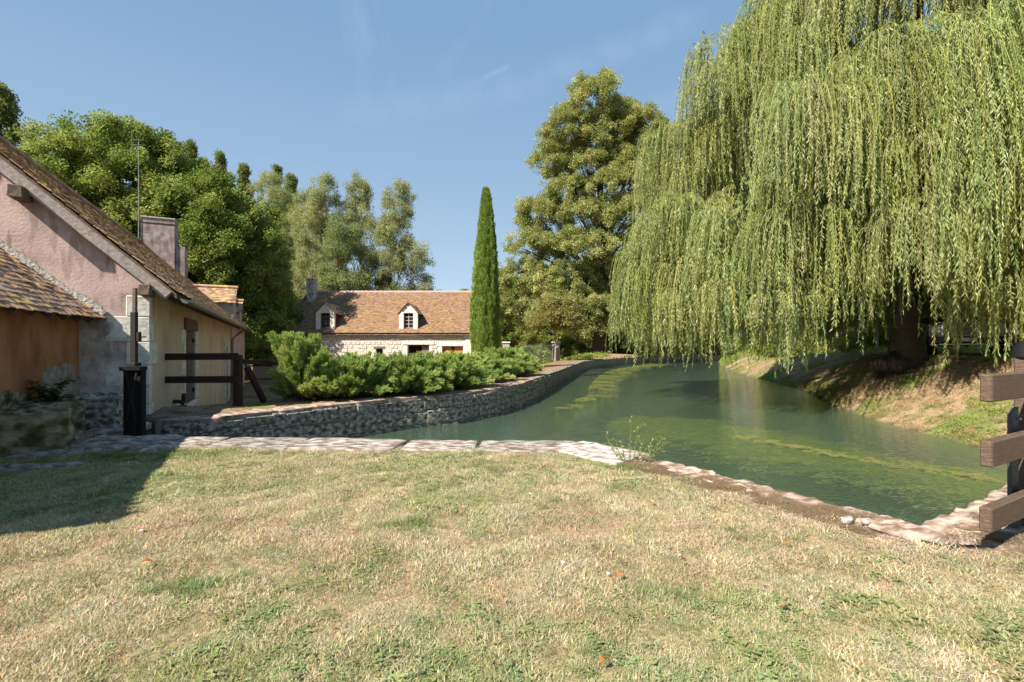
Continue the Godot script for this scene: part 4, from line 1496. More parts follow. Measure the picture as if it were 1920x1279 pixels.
func make_left_trees() -> void:
	# dense round-headed tree behind the house
	make_tree("broadleaf_tree", "dense bright green round tree rising behind the pink house", Vector3(-25.5, -1.1, -33.5), 16.0, 0.45, M.bark, [
		[Vector3(-1.5, 12.2, 0), Vector3(6.0, 4.9, 6.0), 330, 16, 0.75], [Vector3(4.6, 8.6, 0.5), Vector3(5.0, 5.0, 5.0), 260, 16, 0.75], [Vector3(-6.5, 9.5, 0), Vector3(4.5, 5.0, 5.0), 160, 16, 0.75], [Vector3(7.4, 4.6, 0.5), Vector3(2.6, 3.8, 4.0), 90, 24, 0.8], [Vector3(0.5, 5.5, 1.0), Vector3(6.5, 4.0, 5.0), 110, 22, 0.9], [Vector3(-1.5, 9.0, 1.5), Vector3(5.5, 4.0, 4.0), 110, 22, 0.9]],
		"broad", Color(0.18, 0.25, 0.055), Color(0.32, 0.37, 0.115), 0.7)
	# dark smaller tree in front of the barn's left end
	make_tree("dark_tree", "dark green bushy tree between the pink house and the barn", Vector3(-20.6, -1.1, -35.5), 8.5, 0.22, M.bark, [
		[Vector3(0, 4.6, 0), Vector3(1.7, 2.6, 1.7), 42, 22, 0.7], [Vector3(0.4, 2.4, 0.4), Vector3(1.5, 1.6, 1.5), 26, 22, 0.6]], "small", Color(0.10, 0.15, 0.03), Color(0.20, 0.25, 0.06), 1.3)
	make_tree("yellow_shrub_tree", "pale yellow green young tree beside the dark tree", Vector3(-20.2, -1.1, -39.5), 10.5, 0.16, M.bark, [
		[Vector3(0, 6.2, 0), Vector3(1.5, 3.2, 1.5), 46, 22, 0.75], [Vector3(1.0, 3.6, 0.3), Vector3(1.7, 2.4, 1.5), 30, 20, 0.7]], "broad", Color(0.32, 0.38, 0.10), Color(0.46, 0.48, 0.18), 0.75)
	# pale feathery trees behind
	var pale := [
		[-27.5, -56.0, 21.5, 4.6, "pale olive feathery tree beside the poplars"], [-22.0, -54.0, 18.8, 3.6, "feathery pale tree left of the birches"],
		[-19.8, -50.0, 18.9, 3.5, "leftmost tall birch behind the barn roof"], [-16.0, -50.5, 19.2, 3.3, "middle tall birch behind the barn roof"], [-12.6, -49.5, 18.4, 3.5, "rightmost tall birch behind the barn, reaching into blue sky"]]
	for i in pale.size():
		var p: Array = pale[i]
		var h: float = p[2]
		var w: float = p[3]
		var lobes := []
		for k in 7:
			var t := 0.34 + 0.1 * k
			var rad := w * (0.95 if k < 3 else 0.95 - 0.14 * (k - 2))
			lobes.append([Vector3(rr(-0.25, 0.25) * w, h * t, rr(-0.25, 0.25) * w), Vector3(rad, h * 0.11, rad), 24, 13, 0.62])
		if i == 4:
			lobes.append([Vector3(3.0, h * 0.42, 0), Vector3(1.9, 2.4, 1.6), 22, 14, 0.6])
			lobes.append([Vector3(2.0, h * 0.62, 0), Vector3(2.0, 2.4, 1.6), 22, 18, 0.8])
		make_tree("birch_tree", p[4], Vector3(p[0], -1.0, p[1]), h, 0.2, M.bark if i != 3 else M.pale_bark, lobes, "hanging", Color(0.31, 0.345, 0.16), Color(0.47, 0.47, 0.25), 0.75, "feathery trees behind the barn", 0.95)
	# reddish pine trunk among the birches
	make_tree("pine_tree", "slender tree with reddish bark among the birches", Vector3(-16.9, -1.0, -46.5), 15.5, 0.22, M.red_bark, [
		[Vector3(0.5, 12.5, 0), Vector3(1.6, 2.0, 1.5), 20, 20, 0.8], [Vector3(-1.2, 9.0, 0), Vector3(1.5, 1.0, 1.2), 10, 16, 0.7], [Vector3(1.6, 8.3, 0.2), Vector3(1.6, 0.9, 1.2), 10, 16, 0.7]], "hanging", Color(0.24, 0.30, 0.12), Color(0.34, 0.38, 0.17), 0.9)
	# poplars
	var pops := [[-49.0, -46.0, 28.5, "tallest poplar cut off by the left edge"], [-43.5, -44.0, 22.0, "lower poplar next to the tallest one at the left edge"], [-47.5, -71.0, 33.5, "poplar top rising just behind the round green tree"], [-45.0, -70.0, 31.0, "left one of two pointed poplars against the sky"], [-42.3, -70.0, 31.2, "right one of two pointed poplars against the sky"], [-38.6, -69.5, 29.4, "small poplar top above the olive tree"], [-33.8, -70.0, 29.0, "left half of the twin poplar tops above the feathery trees"], [-32.0, -69.0, 28.0, "right half of the twin poplar tops above the feathery trees"]]
	for p in pops:
		var h: float = p[2]
		var lobes := []
		for k in 9:
			var t := 0.2 + 0.085 * k
			var rad: float = 1.5 * [0.9, 1.0, 1.0, 1.0, 0.95, 0.85, 0.68, 0.46, 0.22][k]
			if h < 24.0 or p[0] < -48.0:
				rad *= 1.5
			lobes.append([Vector3(rr(-0.3, 0.3), h * t, rr(-0.3, 0.3)), Vector3(rad, h * 0.085, rad), 17, 15, 0.35 + 0.3 * rad])
		make_tree("poplar_tree", p[3], Vector3(p[0], -1.0, p[1]), h, 0.28, M.bark, lobes, "broad", Color(0.17, 0.22, 0.08), Color(0.27, 0.31, 0.12), 0.85, "poplars on the horizon", 0.96)
	for p in [[-9.4, -92.0, 12.6, "small round tree far behind the barn ridge, nearest the cypress"], [-16.9, -96.0, 12.4, "tiny distant tree above the middle of the barn ridge"], [-23.0, -88.0, 13.0, "distant tree beside the rightmost birch"]]:
		make_tree("far_tree", p[3], Vector3(p[0], -0.5, p[1]), p[2], 0.25, M.bark, [[Vector3(0, p[2] * 0.66, 0), Vector3(2.6, p[2] * 0.33, 2.4), 45, 18, 0.9], [Vector3(1.6, p[2] * 0.55, 0), Vector3(1.7, 2.6, 1.7), 20, 18, 0.8]], "broad", Color(0.2, 0.24, 0.1), Color(0.28, 0.31, 0.14), 0.95, "distant trees beyond the barn")

func make_cypress() -> void:
	var T := thing("cypress_tree", "tall narrow dark green columnar cypress beside the barn", "tree", Vector3(-1.4, -0.35, -26.0))
	var b := MB.new()
	b.tube([Vector3(0, -0.3, 0), Vector3(0, 1.5, 0), Vector3(0.05, 7.5, 0)], [0.14, 0.1, 0.03], 8)
	part("trunk", b, M.bark, T)
	var buf := Buf.new()
	for i in 9500:
		var t := pow(rng.randf(), 0.85)
		var y := 0.35 + 9.45 * t
		var prof := 0.62 * pow(clampf((1.0 - t) * 1.55, 0.0, 1.0), 0.62) * (0.8 + 0.2 * smoothstep(0.0, 0.12, t))
		var a := rr(0, TAU)
		var fl := 1.0 + 0.4 * lumps.get_noise_2d(cos(a) * 2.2 + 5.0, y * 0.45 + sin(a) * 2.2) + 0.12 * sin(a * 7.0 + y * 0.4)
		var r := prof * fl * rr(0.72, 1.03)
		var o := Vector3(cos(a) * r, y, sin(a) * r)
		var up := (Vector3(cos(a) * 0.28, 1.0, sin(a) * 0.28) + rdir() * 0.18).normalized()
		var x := up.cross(Vector3(cos(a), 0, sin(a))).normalized()
		buf.put(Basis(x, up, x.cross(up)).scaled(Vector3.ONE * rr(0.7, 1.15)), o, jitter(Color(0.31, 0.43, 0.10), 0.35))
	copies("crown", leaf_meshes.spray, M.needle, buf, T, "stuff")

func make_junipers() -> void:
	# spreading junipers along the top of the retaining wall: [x, z, length along wall, height, depth, label]
	var J := [
		[-4.6, -10.75, 0.6, 1.15, 0.65, "tallest juniper at the left end, plume leaning left", -0.25], [-3.65, -11.3, 1.15, 0.66, 0.9, "second juniper from the left end of the hedge", 0.1], [-2.6, -12.4, 1.3, 0.68, 0.95, "juniper in the middle of the hedge before the barn windows", 0.1],
		[-1.75, -13.9, 1.35, 0.66, 1.0, "juniper in front of the barn doorway", 0.15], [-1.1, -16.3, 1.6, 0.6, 1.1, "low juniper just left of the cypress foot", 0.2], [-0.3, -19.4, 1.8, 0.78, 1.2, "rightmost juniper of the hedge, in front of the gate pillar", 0.25], [-4.92, -11.7, 0.6, 0.9, 0.5, "small dark juniper at the hedge's left foot", 0.0]]
	for q in J:
		var base := Vector3(q[0], land(q[0], q[1]) - 0.02, q[1])
		if q[0] < -4.9:
			base.y = -0.35
		var T := thing("juniper_shrub", q[5], "shrub", base, 0.0, "junipers along the retaining wall")
		var L: float = q[2]
		var Hh: float = q[3]
		var Dp: float = q[4]
		var dir := Vector3(0.62, 0, -0.78)
		var acr := Vector3(0.78, 0, 0.62)
		var buf := Buf.new()
		var nb := int(95 * L + 30)
		for k in nb:
			# each branch arches up and out from the heart of the shrub and carries feathery sprays
			var a := rr(0, TAU)
			var el := rr(0.05, 1.35)
			var root := dir * rr(-0.45, 0.45) * L + acr * rr(-0.2, 0.2) * Dp
			var out := (dir * cos(a) * L * 0.75 + acr * sin(a) * Dp * 0.85) * cos(el)
			var tip := root * 0.75 + out * rr(0.8, 1.08) + Vector3.UP * (Hh * sin(el) * rr(0.75, 1.08) + 0.12)
			if q[6] < 0.0 and rng.randf() < 0.3:
				tip = Vector3(-0.3 + rr(-0.3, 0.3), Hh * rr(0.85, 1.1), rr(-0.3, 0.3))
			if k < 10:
				var b := MB.new()
				b.tube(limb_path(root * 0.5, tip * 0.85, 0.1, 4), taper(0.028, 0.006, 4), 5, Color.WHITE, false)
				part("stem", b, M.bark, T)
			var tone := jitter(Color(0.25, 0.35, 0.085).lerp(Color(0.47, 0.54, 0.19), pow(rng.randf(), 2.0)), 0.12)
			var heart := root * 0.6
			var ax := (tip - heart).normalized()
			for s in 38:
				var t := 0.35 + 0.65 * sqrt(rng.randf())
				var p := heart.lerp(tip, t) + Vector3.UP * sin(t * PI) * 0.06 + rdir() * 0.13 * (1.25 - t * 0.8)
				if p.y < 0.04:
					p.y = rr(0.03, 0.2)
				var up := (ax * 1.1 + rdir() * 0.5 + Vector3.UP * 0.2).normalized()
				var x := up.cross(rdir()).normalized()
				buf.put(Basis(x, up, x.cross(up)).scaled(Vector3.ONE * rr(0.32, 0.62)), p, jitter(tone, 0.2))
			# arching feathered tip
			for s in 12:
				var t := s / 11.0
				var p := tip + (ax * t + Vector3.UP * (0.25 * t - 0.3 * t * t)) * 0.2 + rdir() * 0.03
				var up := (ax + Vector3.UP * (0.25 - 0.5 * t) + rdir() * 0.35).normalized()
				var x := up.cross(rdir()).normalized()
				buf.put(Basis(x, up, x.cross(up)).scaled(Vector3.ONE * (0.62 - 0.25 * t)), p, jitter(tone * 1.15, 0.12))
		copies("foliage", leaf_meshes.spray, M.needle, buf, T, "stuff")

func make_linden() -> void:
	var T := thing("lime_tree", "very tall yellow green lime tree standing in the middle background", "tree", Vector3(10.2, 0.35, -56.0))
	var lobes := []
	# outline of the crown from the top down: [x, y, rx, ry]
	for q in [[-0.6, 29.3, 3.2, 2.6], [2.2, 28.0, 3.0, 2.4], [-3.6, 26.2, 3.0, 2.4], [4.4, 25.6, 3.2, 2.4], [0.3, 25.6, 3.6, 2.6], [-5.2, 23.0, 2.8, 2.2], [6.8, 23.6, 2.6, 2.6], [-1.5, 22.0, 3.8, 2.2], [3.6, 22.0, 3.6, 2.2], [7.2, 19.6, 2.4, 1.8], [-3.4, 18.8, 3.0, 2.0], [2.0, 18.6, 3.8, 2.4], [-7.0, 16.4, 3.0, 2.0], [-2.4, 15.8, 4.0, 2.4], [3.4, 15.6, 4.0, 2.4], [7.0, 15.4, 2.6, 2.0], [-7.6, 12.6, 3.2, 2.0], [-2.0, 12.0, 4.4, 2.4], [4.0, 12.0, 4.4, 2.4], [-9.0, 8.8, 3.2, 2.2], [-4.2, 8.6, 4.0, 2.4], [1.0, 8.4, 4.0, 2.4], [6.0, 8.8, 4.0, 2.4], [-10.0, 5.0, 3.2, 2.2], [-5.0, 4.8, 3.6, 2.2], [5.6, 5.2, 4.0, 2.2], [-2.0, 5.2, 2.6, 1.8], [1.8, 5.6, 2.6, 1.8]]:
		lobes.append([Vector3(q[0], q[1], rr(-1.5, 1.5)), Vector3(q[2], q[3], q[2] * 0.9), int(14 + q[2] * 13.0), 12, 0.8])
	lobes.append([Vector3(0.8, 4.6, 2.4), Vector3(3.0, 1.7, 1.4), 40, 12, 0.8])
	lobes.append([Vector3(-2.6, 3.2, 2.0), Vector3(2.2, 1.4, 1.4), 26, 12, 0.7])
	var tg := []
	for lo in lobes:
		tg.append(lo[0])
		tg.append(lo[0] + rdir() * (lo[1] as Vector3) * 0.7)
	trunk(T, 25.0, 0.58, M.bark, tg, Vector3(0.4, 0, 0), 1.9)
	crown(T, lobes, "broad", Color(0.31, 0.35, 0.125), Color(0.50, 0.50, 0.225), 0.74, null, 0.24)

# ------------------------------------------------------------------ the weeping willow
func strand_mesh(l: float, sd: int) -> ArrayMesh:
	var r := RandomNumberGenerator.new()
	r.seed = sd
	var b := MB.new()
	var pts := []
	var n := int(l / 0.25) + 3
	for i in n + 1:
		var t := float(i) / n
		var s := t * l
		# arches outwards along +x, then hangs
		pts.append(Vector3(0.45 * (1.0 - exp(-s * 2.2)) + 0.03 * sin(s * 2.0 + sd), 0.16 * sin(minf(s * 4.0, PI)) - s + 0.2 * (1.0 - exp(-s * 3.0)), 0.04 * sin(s * 1.3 + sd * 2.0)))
	b.tube(pts, taper(0.011, 0.003, n), 3, Color(1.25, 1.0, 0.7), false)
	var k := int(l / 0.034)
	for i in k:
		var t := (i + r.randf()) / k
		var f := t * n
		var j := mini(int(f), n - 1)
		var p: Vector3 = pts[j].lerp(pts[j + 1], f - j)
		var a := r.randf_range(0, TAU)
		var d := Vector3(cos(a) * 0.5, -0.75 - 0.5 * r.randf(), sin(a) * 0.5).normalized()
		var c := r.randf_range(0.72, 1.28)
		leaf_into(b, p, d, Vector3(sin(a), 0.3, cos(a)), r.randf_range(0.085, 0.15), r.randf_range(0.017, 0.027), Color(c * r.randf_range(0.92, 1.1), c, c * r.randf_range(0.8, 1.2)))
	return b.mesh()

func make_willow() -> void:
	rng.seed = 77
	var root := Vector3(12.85, 0.76, -15.6)
	var T := thing("weeping_willow", "huge weeping willow with hanging yellow green strands over the pond", "tree", root)
	var b := MB.new()
	b.tube([Vector3(0, -0.6, 0), Vector3(-0.02, 0.15, 0), Vector3(-0.05, 0.9, 0), Vector3(-0.15, 2.2, 0), Vector3(-0.1, 3.6, 0.1), Vector3(0.1, 6.0, 0.0), Vector3(0.2, 9.5, 0)], [0.8, 0.52, 0.38, 0.33, 0.3, 0.2, 0.08], 12, Color.WHITE, true, 0.09, rng)
	part("trunk", b, M.bark, T)
	# burr and roots at the foot
	var bur := part_mesh("root_burr", rough_block(Vector3(1.1, 0.6, 1.0), 14, 0.22, 2.6, 900, 2.0), M.bark, T)
	bur.position = Vector3(-0.5, -0.16, 0.1)
	var mats := [M.leaf]
	var lens := [1.3, 2.0, 2.8, 3.6, 4.6]
	var bufs := []
	for k in lens.size() * 2:
		bufs.append(Buf.new())
	var forks := []
	# boughs reach out from the trunk to these points (from the foot of the tree), and the strands hang from them
	var tips := []
	# each bough ends in a fountain of twigs: a small mound from whose rim the strands fall, with gaps between the mounds
	var mounds := []
	var tries := 0
	while mounds.size() < 128 and tries < 9000:
		tries += 1
		var a := rr(0, TAU)
		var y := 3.0 + 11.6 * pow(rng.randf(), 1.1)
		var prof := sqrt(maxf(0.02, 1.0 - pow((y - 3.0) / 12.4, 3.0)))
		var wob := 1.0 + 0.3 * lumps.get_noise_2d(cos(a) * 1.2 + 11.0, sin(a) * 1.2 + y * 0.13)
		var r := (6.3 * prof + 0.5) * wob * rr(0.78, 1.03)
		var m := Vector3(cos(a) * r + 0.15, y - 0.75, sin(a) * r - 1.2)
		var ok := true
		for o in mounds:
			if (o[0] as Vector3).distance_to(m) < 1.25:
				ok = false
		if ok:
			mounds.append([m, rr(0.75, 1.35), a])
	# separate left bough hanging low over the water
	for q in [[-7.0, 5.3, -2.9, 1.0], [-6.2, 4.5, -2.0, 0.9], [-7.6, 4.1, -2.2, 0.8], [-6.6, 5.7, -3.8, 0.9]]:
		mounds.append([Vector3(q[0], q[1], q[2]), q[3], PI])
	for mo in mounds:
		var rc: float = mo[1]
		for k in int(8 + 7 * rc):
			var a := rr(0, TAU)
			var d := rc * sqrt(rng.randf())
			tips.append([mo[0] + Vector3(cos(a) * d, 0.28 - 0.75 * d * d / rc + rr(-0.12, 0.12), sin(a) * d), a if rng.randf() < 0.8 else mo[2], mo])
	# inner fill so that the sky does not show through the middle
	for i in 240:
		var a := rr(0, TAU)
		var r := rr(1.0, 4.6)
		tips.append([Vector3(cos(a) * r, rr(4.0, 11.0) * (1.0 - r * 0.03), sin(a) * r - 1.2), a, null])
	for q in tips:
		var p: Vector3 = q[0]
		var ground := land(root.x + p.x, root.z + p.z) - root.y
		ground = maxf(ground, 0.15 - root.y)
		var room := p.y - ground - 0.1 - 1.7 * pow(rng.randf(), 1.4)
		if room < 0.7:
			continue
		var g := rng.randf()
		var key := 0
		if q[2] != null:
			key = int(absf(q[2][0].x * 71.0 + q[2][0].y * 37.0))
		g = clampf(0.55 * g + 0.45 * fposmod(key * 0.618, 1.0), 0.0, 1.0)
		var sway := Vector3(sin(key * 1.3), 0, cos(key * 2.1)) * 0.07
		var tone := jitter(Color(0.23, 0.30, 0.07).lerp(Color(0.44, 0.43, 0.125), pow(g, 1.6)).lerp(Color(0.37, 0.41, 0.22), 0.6 * rng.randf()), 0.15)
		var ns := rng.randi_range(9, 15)
		var long := minf(room, rr(1.4, 4.6) if q[2] == null else lerpf(2.4, 5.2, fposmod(key * 0.377, 1.0)) * rr(0.75, 1.0))
		for s in ns:
			var l := long * rr(0.5, 1.02)
			var k := 0
			while k < lens.size() - 1 and lens[k + 1] * 0.9 < l:
				k += 1
			var sc: float = clampf(l / lens[k], 0.55, 1.15)
			var an: float = q[1] + rr(-1.1, 1.1)
			var o := p + Vector3(cos(an), 0, sin(an)) * rr(-0.1, 0.35) + rdir() * 0.2
			var bs := Basis(Vector3.UP, -an) * Basis(Vector3(rr(-1, 1), 0, rr(-1, 1)).normalized(), rr(0, 0.1))
			bs = Basis(Vector3.RIGHT, sway.x) * Basis(Vector3.BACK, sway.z) * bs
			bufs[k * 2 + rng.randi() % 2].put(bs.scaled(Vector3(rr(0.8, 1.2), sc, rr(0.8, 1.2))), o, jitter(tone, 0.18))
	for k in lens.size():
		for j in 2:
			copies("hanging_strands", strand_mesh(lens[k], 1000 + k * 2 + j), M.willow_leaf, bufs[k * 2 + j], T, "stuff")
	# boughs
	var nb := 0
	for i in range(0, mounds.size(), 2):
		var p: Vector3 = mounds[i][0]
		var s := Vector3(-0.1, clampf(p.y * 0.5, 2.4, 7.5), 0.05)
		b = MB.new()
		var path := limb_path(s, p + Vector3(0, -0.1, 0), 0.12, 7)
		for k in path.size():
			path[k] += Vector3.UP * sin(PI * k / 7.0) * 0.8
		b.tube(path, taper(0.14, 0.02, 7), 6, Color.WHITE, false, 0.05, rng)
		part("bough", b, M.bark, T)

# ------------------------------------------------------------------ middle distance right and centre
func make_woods() -> void:
	# slim young trees in the wood behind the willow
	var spots := []
	var tries := 0
	while spots.size() < 58 and tries < 4000:
		tries += 1
		var z := rr(-22.0, -60.0)
		var x := -z * rr(0.55, 1.3)
		if x < 17.0 + (-z - 22.0) * 0.36:
			continue
		var ok := true
		for s in spots:
			if (s as Vector2).distance_to(Vector2(x, z)) < 2.0:
				ok = false
		if ok:
			spots.append(Vector2(x, z))
	var protos := []
	for k in 4:
		protos.append(0)
	for i in spots.size():
		var s: Vector2 = spots[i]
		var k := i % 4
		var y := land(s.x, s.y)
		var lb: String = ["slim pale barked young tree of middling height in the willow wood", "slim dark barked young tree in the wood behind the willow", "tall slim pale barked tree with yellowish leaves in the willow wood", "short thin pale barked young tree in the wood behind the willow"][k]
		if typeof(protos[k]) == TYPE_INT:
			var h: float = [9.0, 11.0, 12.5, 8.0][k]
			var lobes := []
			for j in 5:
				lobes.append([Vector3(rr(-0.8, 0.8), h * (0.42 + 0.12 * j), rr(-0.8, 0.8)), Vector3(1.7 - 0.15 * j, 1.1, 1.7 - 0.15 * j), 13, 16, 0.75])
			var c1: Color = [Color(0.28, 0.31, 0.08), Color(0.22, 0.27, 0.06), Color(0.34, 0.35, 0.11), Color(0.26, 0.31, 0.07)][k]
			protos[k] = make_tree("woodland_tree", lb, Vector3(s.x, y, s.y), h, [0.1, 0.13, 0.15, 0.08][k], [M.pale_bark, M.bark, M.pale_bark, M.pale_bark][k], lobes, "broad", c1, c1 * 1.4, 0.8, "slim trees in the wood behind the willow", 0.95)
		else:
			var d: Node3D = protos[k].duplicate()
			d.name = numbered("woodland_tree")
			add_child(d)
			d.position = Vector3(s.x, y, s.y)
			d.rotation.y = rr(0, TAU)
			d.scale = Vector3.ONE * rr(0.85, 1.2)
	# trees closing the view at the far end of the pond and behind the lime tree
	var back := [
		[30.5, -74.0, 17.0, 5.2, "full green tree at the far end of the pond"], [22.0, -80.0, 19.0, 5.5, "tree behind the footbridge rails"], [14.5, -84.0, 17.0, 5.5, "tree filling the gap right of the lime tree"], [5.5, -82.0, 15.0, 5.0, "tree seen low behind the lime tree trunk"], [-0.5, -86.0, 13.0, 4.6, "tree between the cypress and the lime tree"], [39.0, -66.0, 16.0, 5.0, "tall tree at the back of the right hand wood"], [49.0, -60.0, 17.0, 5.4, "broad tree at the far right of the wood"], [58.0, -52.0, 16.0, 5.4, "tree beyond the parked car"]]
	for p in back:
		var h: float = p[2]
		var w: float = p[3]
		make_tree("background_tree", p[4], Vector3(p[0], 0.1, p[1]), h, 0.35, M.bark, [
			[Vector3(0, h * 0.72, 0), Vector3(w * 0.75, h * 0.26, w * 0.75), 55, 20, 1.2], [Vector3(-w * 0.4, h * 0.45, 0.5), Vector3(w * 0.7, h * 0.24, w * 0.7), 50, 20, 1.2], [Vector3(w * 0.45, h * 0.42, 0), Vector3(w * 0.7, h * 0.24, w * 0.7), 50, 20, 1.2], [Vector3(0, h * 0.2, 1.0), Vector3(w * 0.9, h * 0.18, w * 0.6), 46, 20, 1.1]],
			"broad", Color(0.2, 0.25, 0.06), Color(0.36, 0.37, 0.11), 1.1, "trees closing the far end of the pond")
	# dark clipped yew by the water
	var Y := thing("yew_shrub", "nearly black dense rounded yew beside the far pond wall", "shrub", Vector3(14.6, 0.0, -56.0))
	var b := MB.new()
	b.tube([Vector3(0, -0.3, 0), Vector3(0, 2.2, 0)], [0.2, 0.08], 7)
	part("stem", b, M.bark, Y)
	crown(Y, [[Vector3(0, 1.9, 0), Vector3(2.0, 1.7, 1.9), 90, 26, 0.55], [Vector3(0.9, 3.6, -0.3), Vector3(1.7, 2.4, 1.6), 70, 26, 0.55], [Vector3(0.2, 1.2, 0.2), Vector3(1.3, 1.0, 1.2), 50, 26, 0.6]], "small", Color(0.12, 0.17, 0.06), Color(0.18, 0.23, 0.085), 1.6, M.needle)
	# sapling in front of the gate
	make_tree("sapling_tree", "thin young tree with pale trunk in front of the stone pillar", Vector3(3.65, 0.0, -38.5 - 2.0), 5.6, 0.075, M.pale_bark, [[Vector3(0, 4.1, 0), Vector3(1.5, 1.2, 1.3), 34, 18, 0.5], [Vector3(0.9, 3.3, 0.2), Vector3(1.2, 0.7, 1.0), 16, 16, 0.5], [Vector3(-1.0, 3.4, 0), Vector3(1.0, 0.7, 1.0), 14, 16, 0.5]], "small", Color(0.30, 0.29, 0.09), Color(0.42, 0.37, 0.16), 1.2, "", 0.8)
	# hedge plants along the back
	var hb := [[2.0, -52.0, 3.2, 2.0], [6.5, -60.0, 3.6, 2.2], [13.5, -62.0, 3.0, 2.6], [17.5, -66.0, 3.4, 2.4], [22.5, -68.0, 3.4, 2.0], [26.5, -68.0, 3.2, 2.6], [31.0, -62.0, 3.0, 2.4], [-2.5, -48.0, 3.0, 1.8], [24.0, -50.0, 2.4, 1.6], [20.5, -36.0, 2.2, 1.7], [22.0, -30.0, 2.0, 1.5], [25.0, -27.0, 2.4, 1.6], [29.0, -26.0, 2.4, 1.8], [27.5, -33.0, 2.6, 1.8], [33.0, -31.0, 2.6, 1.8], [24.0, -41.0, 2.6, 2.0]]
	var lab := ["under the left side of the lime tree", "behind the lime tree trunk", "right of the lime tree trunk", "behind the yew", "left of the footbridge", "behind the footbridge", "right of the footbridge", "behind the gate railings", "on the right bank beyond the willow's left bough", "on the right bank below the willow strands", "left of the willow trunk", "directly behind the willow trunk", "left of the parked car", "in the wood between the slim trunks", "behind the parked car", "far along the right bank"]
	for i in hb.size():
		var p: Array = hb[i]
		var S := thing("undergrowth_bush", "leafy green bush " + lab[i], "bush", Vector3(p[0], land(p[0], p[1]), p[1]), 0.0, "bushes along the back of the pond")
		b = MB.new()
		for k in 4:
			var q := MB.new()
			q.tube(limb_path(Vector3.ZERO, Vector3(rr(-1, 1) * p[2] * 0.5, p[3] * 0.8, rr(-1, 1)), 0.1, 3), taper(0.03, 0.008, 3), 5, Color.WHITE, false)
			part("stem", q, M.bark, S)
		crown(S, [[Vector3(0, p[3] * 0.5, 0), Vector3(p[2] * 0.8, p[3] * 0.55, p[2] * 0.6), 34, 20, 0.6], [Vector3(p[2] * 0.4, p[3] * 0.3, 0.4), Vector3(p[2] * 0.7, p[3] * 0.35, p[2] * 0.5), 20, 20, 0.6]], "broad", Color(0.24, 0.31, 0.07), Color(0.42, 0.45, 0.14), 0.62)

func make_gate() -> void:
	for q in [[-0.52, -44.0, "pale stone gate pillar half hidden behind the hedge's right end"], [4.0, -43.5, "grey stone gate pillar behind the thin young tree"]]:
		var P := thing("gate_pillar", q[2], "pillar", Vector3(q[0], -0.05, q[1]), 0.0, "pillars of the garden gate")
		var b := MB.new()
		b.bevel(at(0, 0.75, 0), Vector3(0.62, 1.6, 0.62), 0.03)
		part("shaft", b, M.verge, P)
		b = MB.new()
		b.bevel(at(0, 1.6, 0), Vector3(0.78, 0.14, 0.78), 0.03)
		part("cap", b, M.white_stone, P)
	for q in [[0.9, 2.2, "grey iron railing gate standing open left of the thin tree"], [2.3, 3.62, "dark iron railing panel beside the right gate pillar"]]:
		var G := thing("iron_gate", q[2], "gate", Vector3(0, -0.02, -43.6), 0.0, "iron gates of the garden")
		var n := int((q[1] - q[0]) / 0.14)
		for k in n + 1:
			var b := MB.new()
			var x: float = q[0] + (q[1] - q[0]) * k / n
			b.box(at(x, 0.7, 0), Vector3(0.035, 1.4, 0.035))
			part("bar", b, M.slate_iron, G)
		for y in [0.15, 1.3]:
			var b := MB.new()
			b.box(at((q[0] + q[1]) * 0.5, y, 0.004), Vector3(q[1] - q[0] + 0.05, 0.05, 0.045))
			part("rail", b, M.slate_iron, G)
	# footbridge rails at the far end of the water
	var F := thing("footbridge", "distant dark timber footbridge rails at the end of the pond", "footbridge", Vector3(21.4, -0.25, -62.4))
	for x in [0.0, 1.75, 3.5, 5.6]:
		var b := MB.new()
		b.bevel(at(x, 0.6, 0), Vector3(0.16, 1.9, 0.16), 0.01)
		part("post", b, M.dark_wood, F)
	for y in [1.45, 0.95, 0.5]:
		var b := MB.new()
		b.bevel(at(2.8, y, 0.12), Vector3(6.2, 0.16, 0.07), 0.01)
		part("rail", b, M.dark_wood, F)
	var d := MB.new()
	d.bevel(at(2.8, 0.12, -0.9), Vector3(6.4, 0.14, 1.9), 0.02)
	part("deck", d, M.old_wood, F)

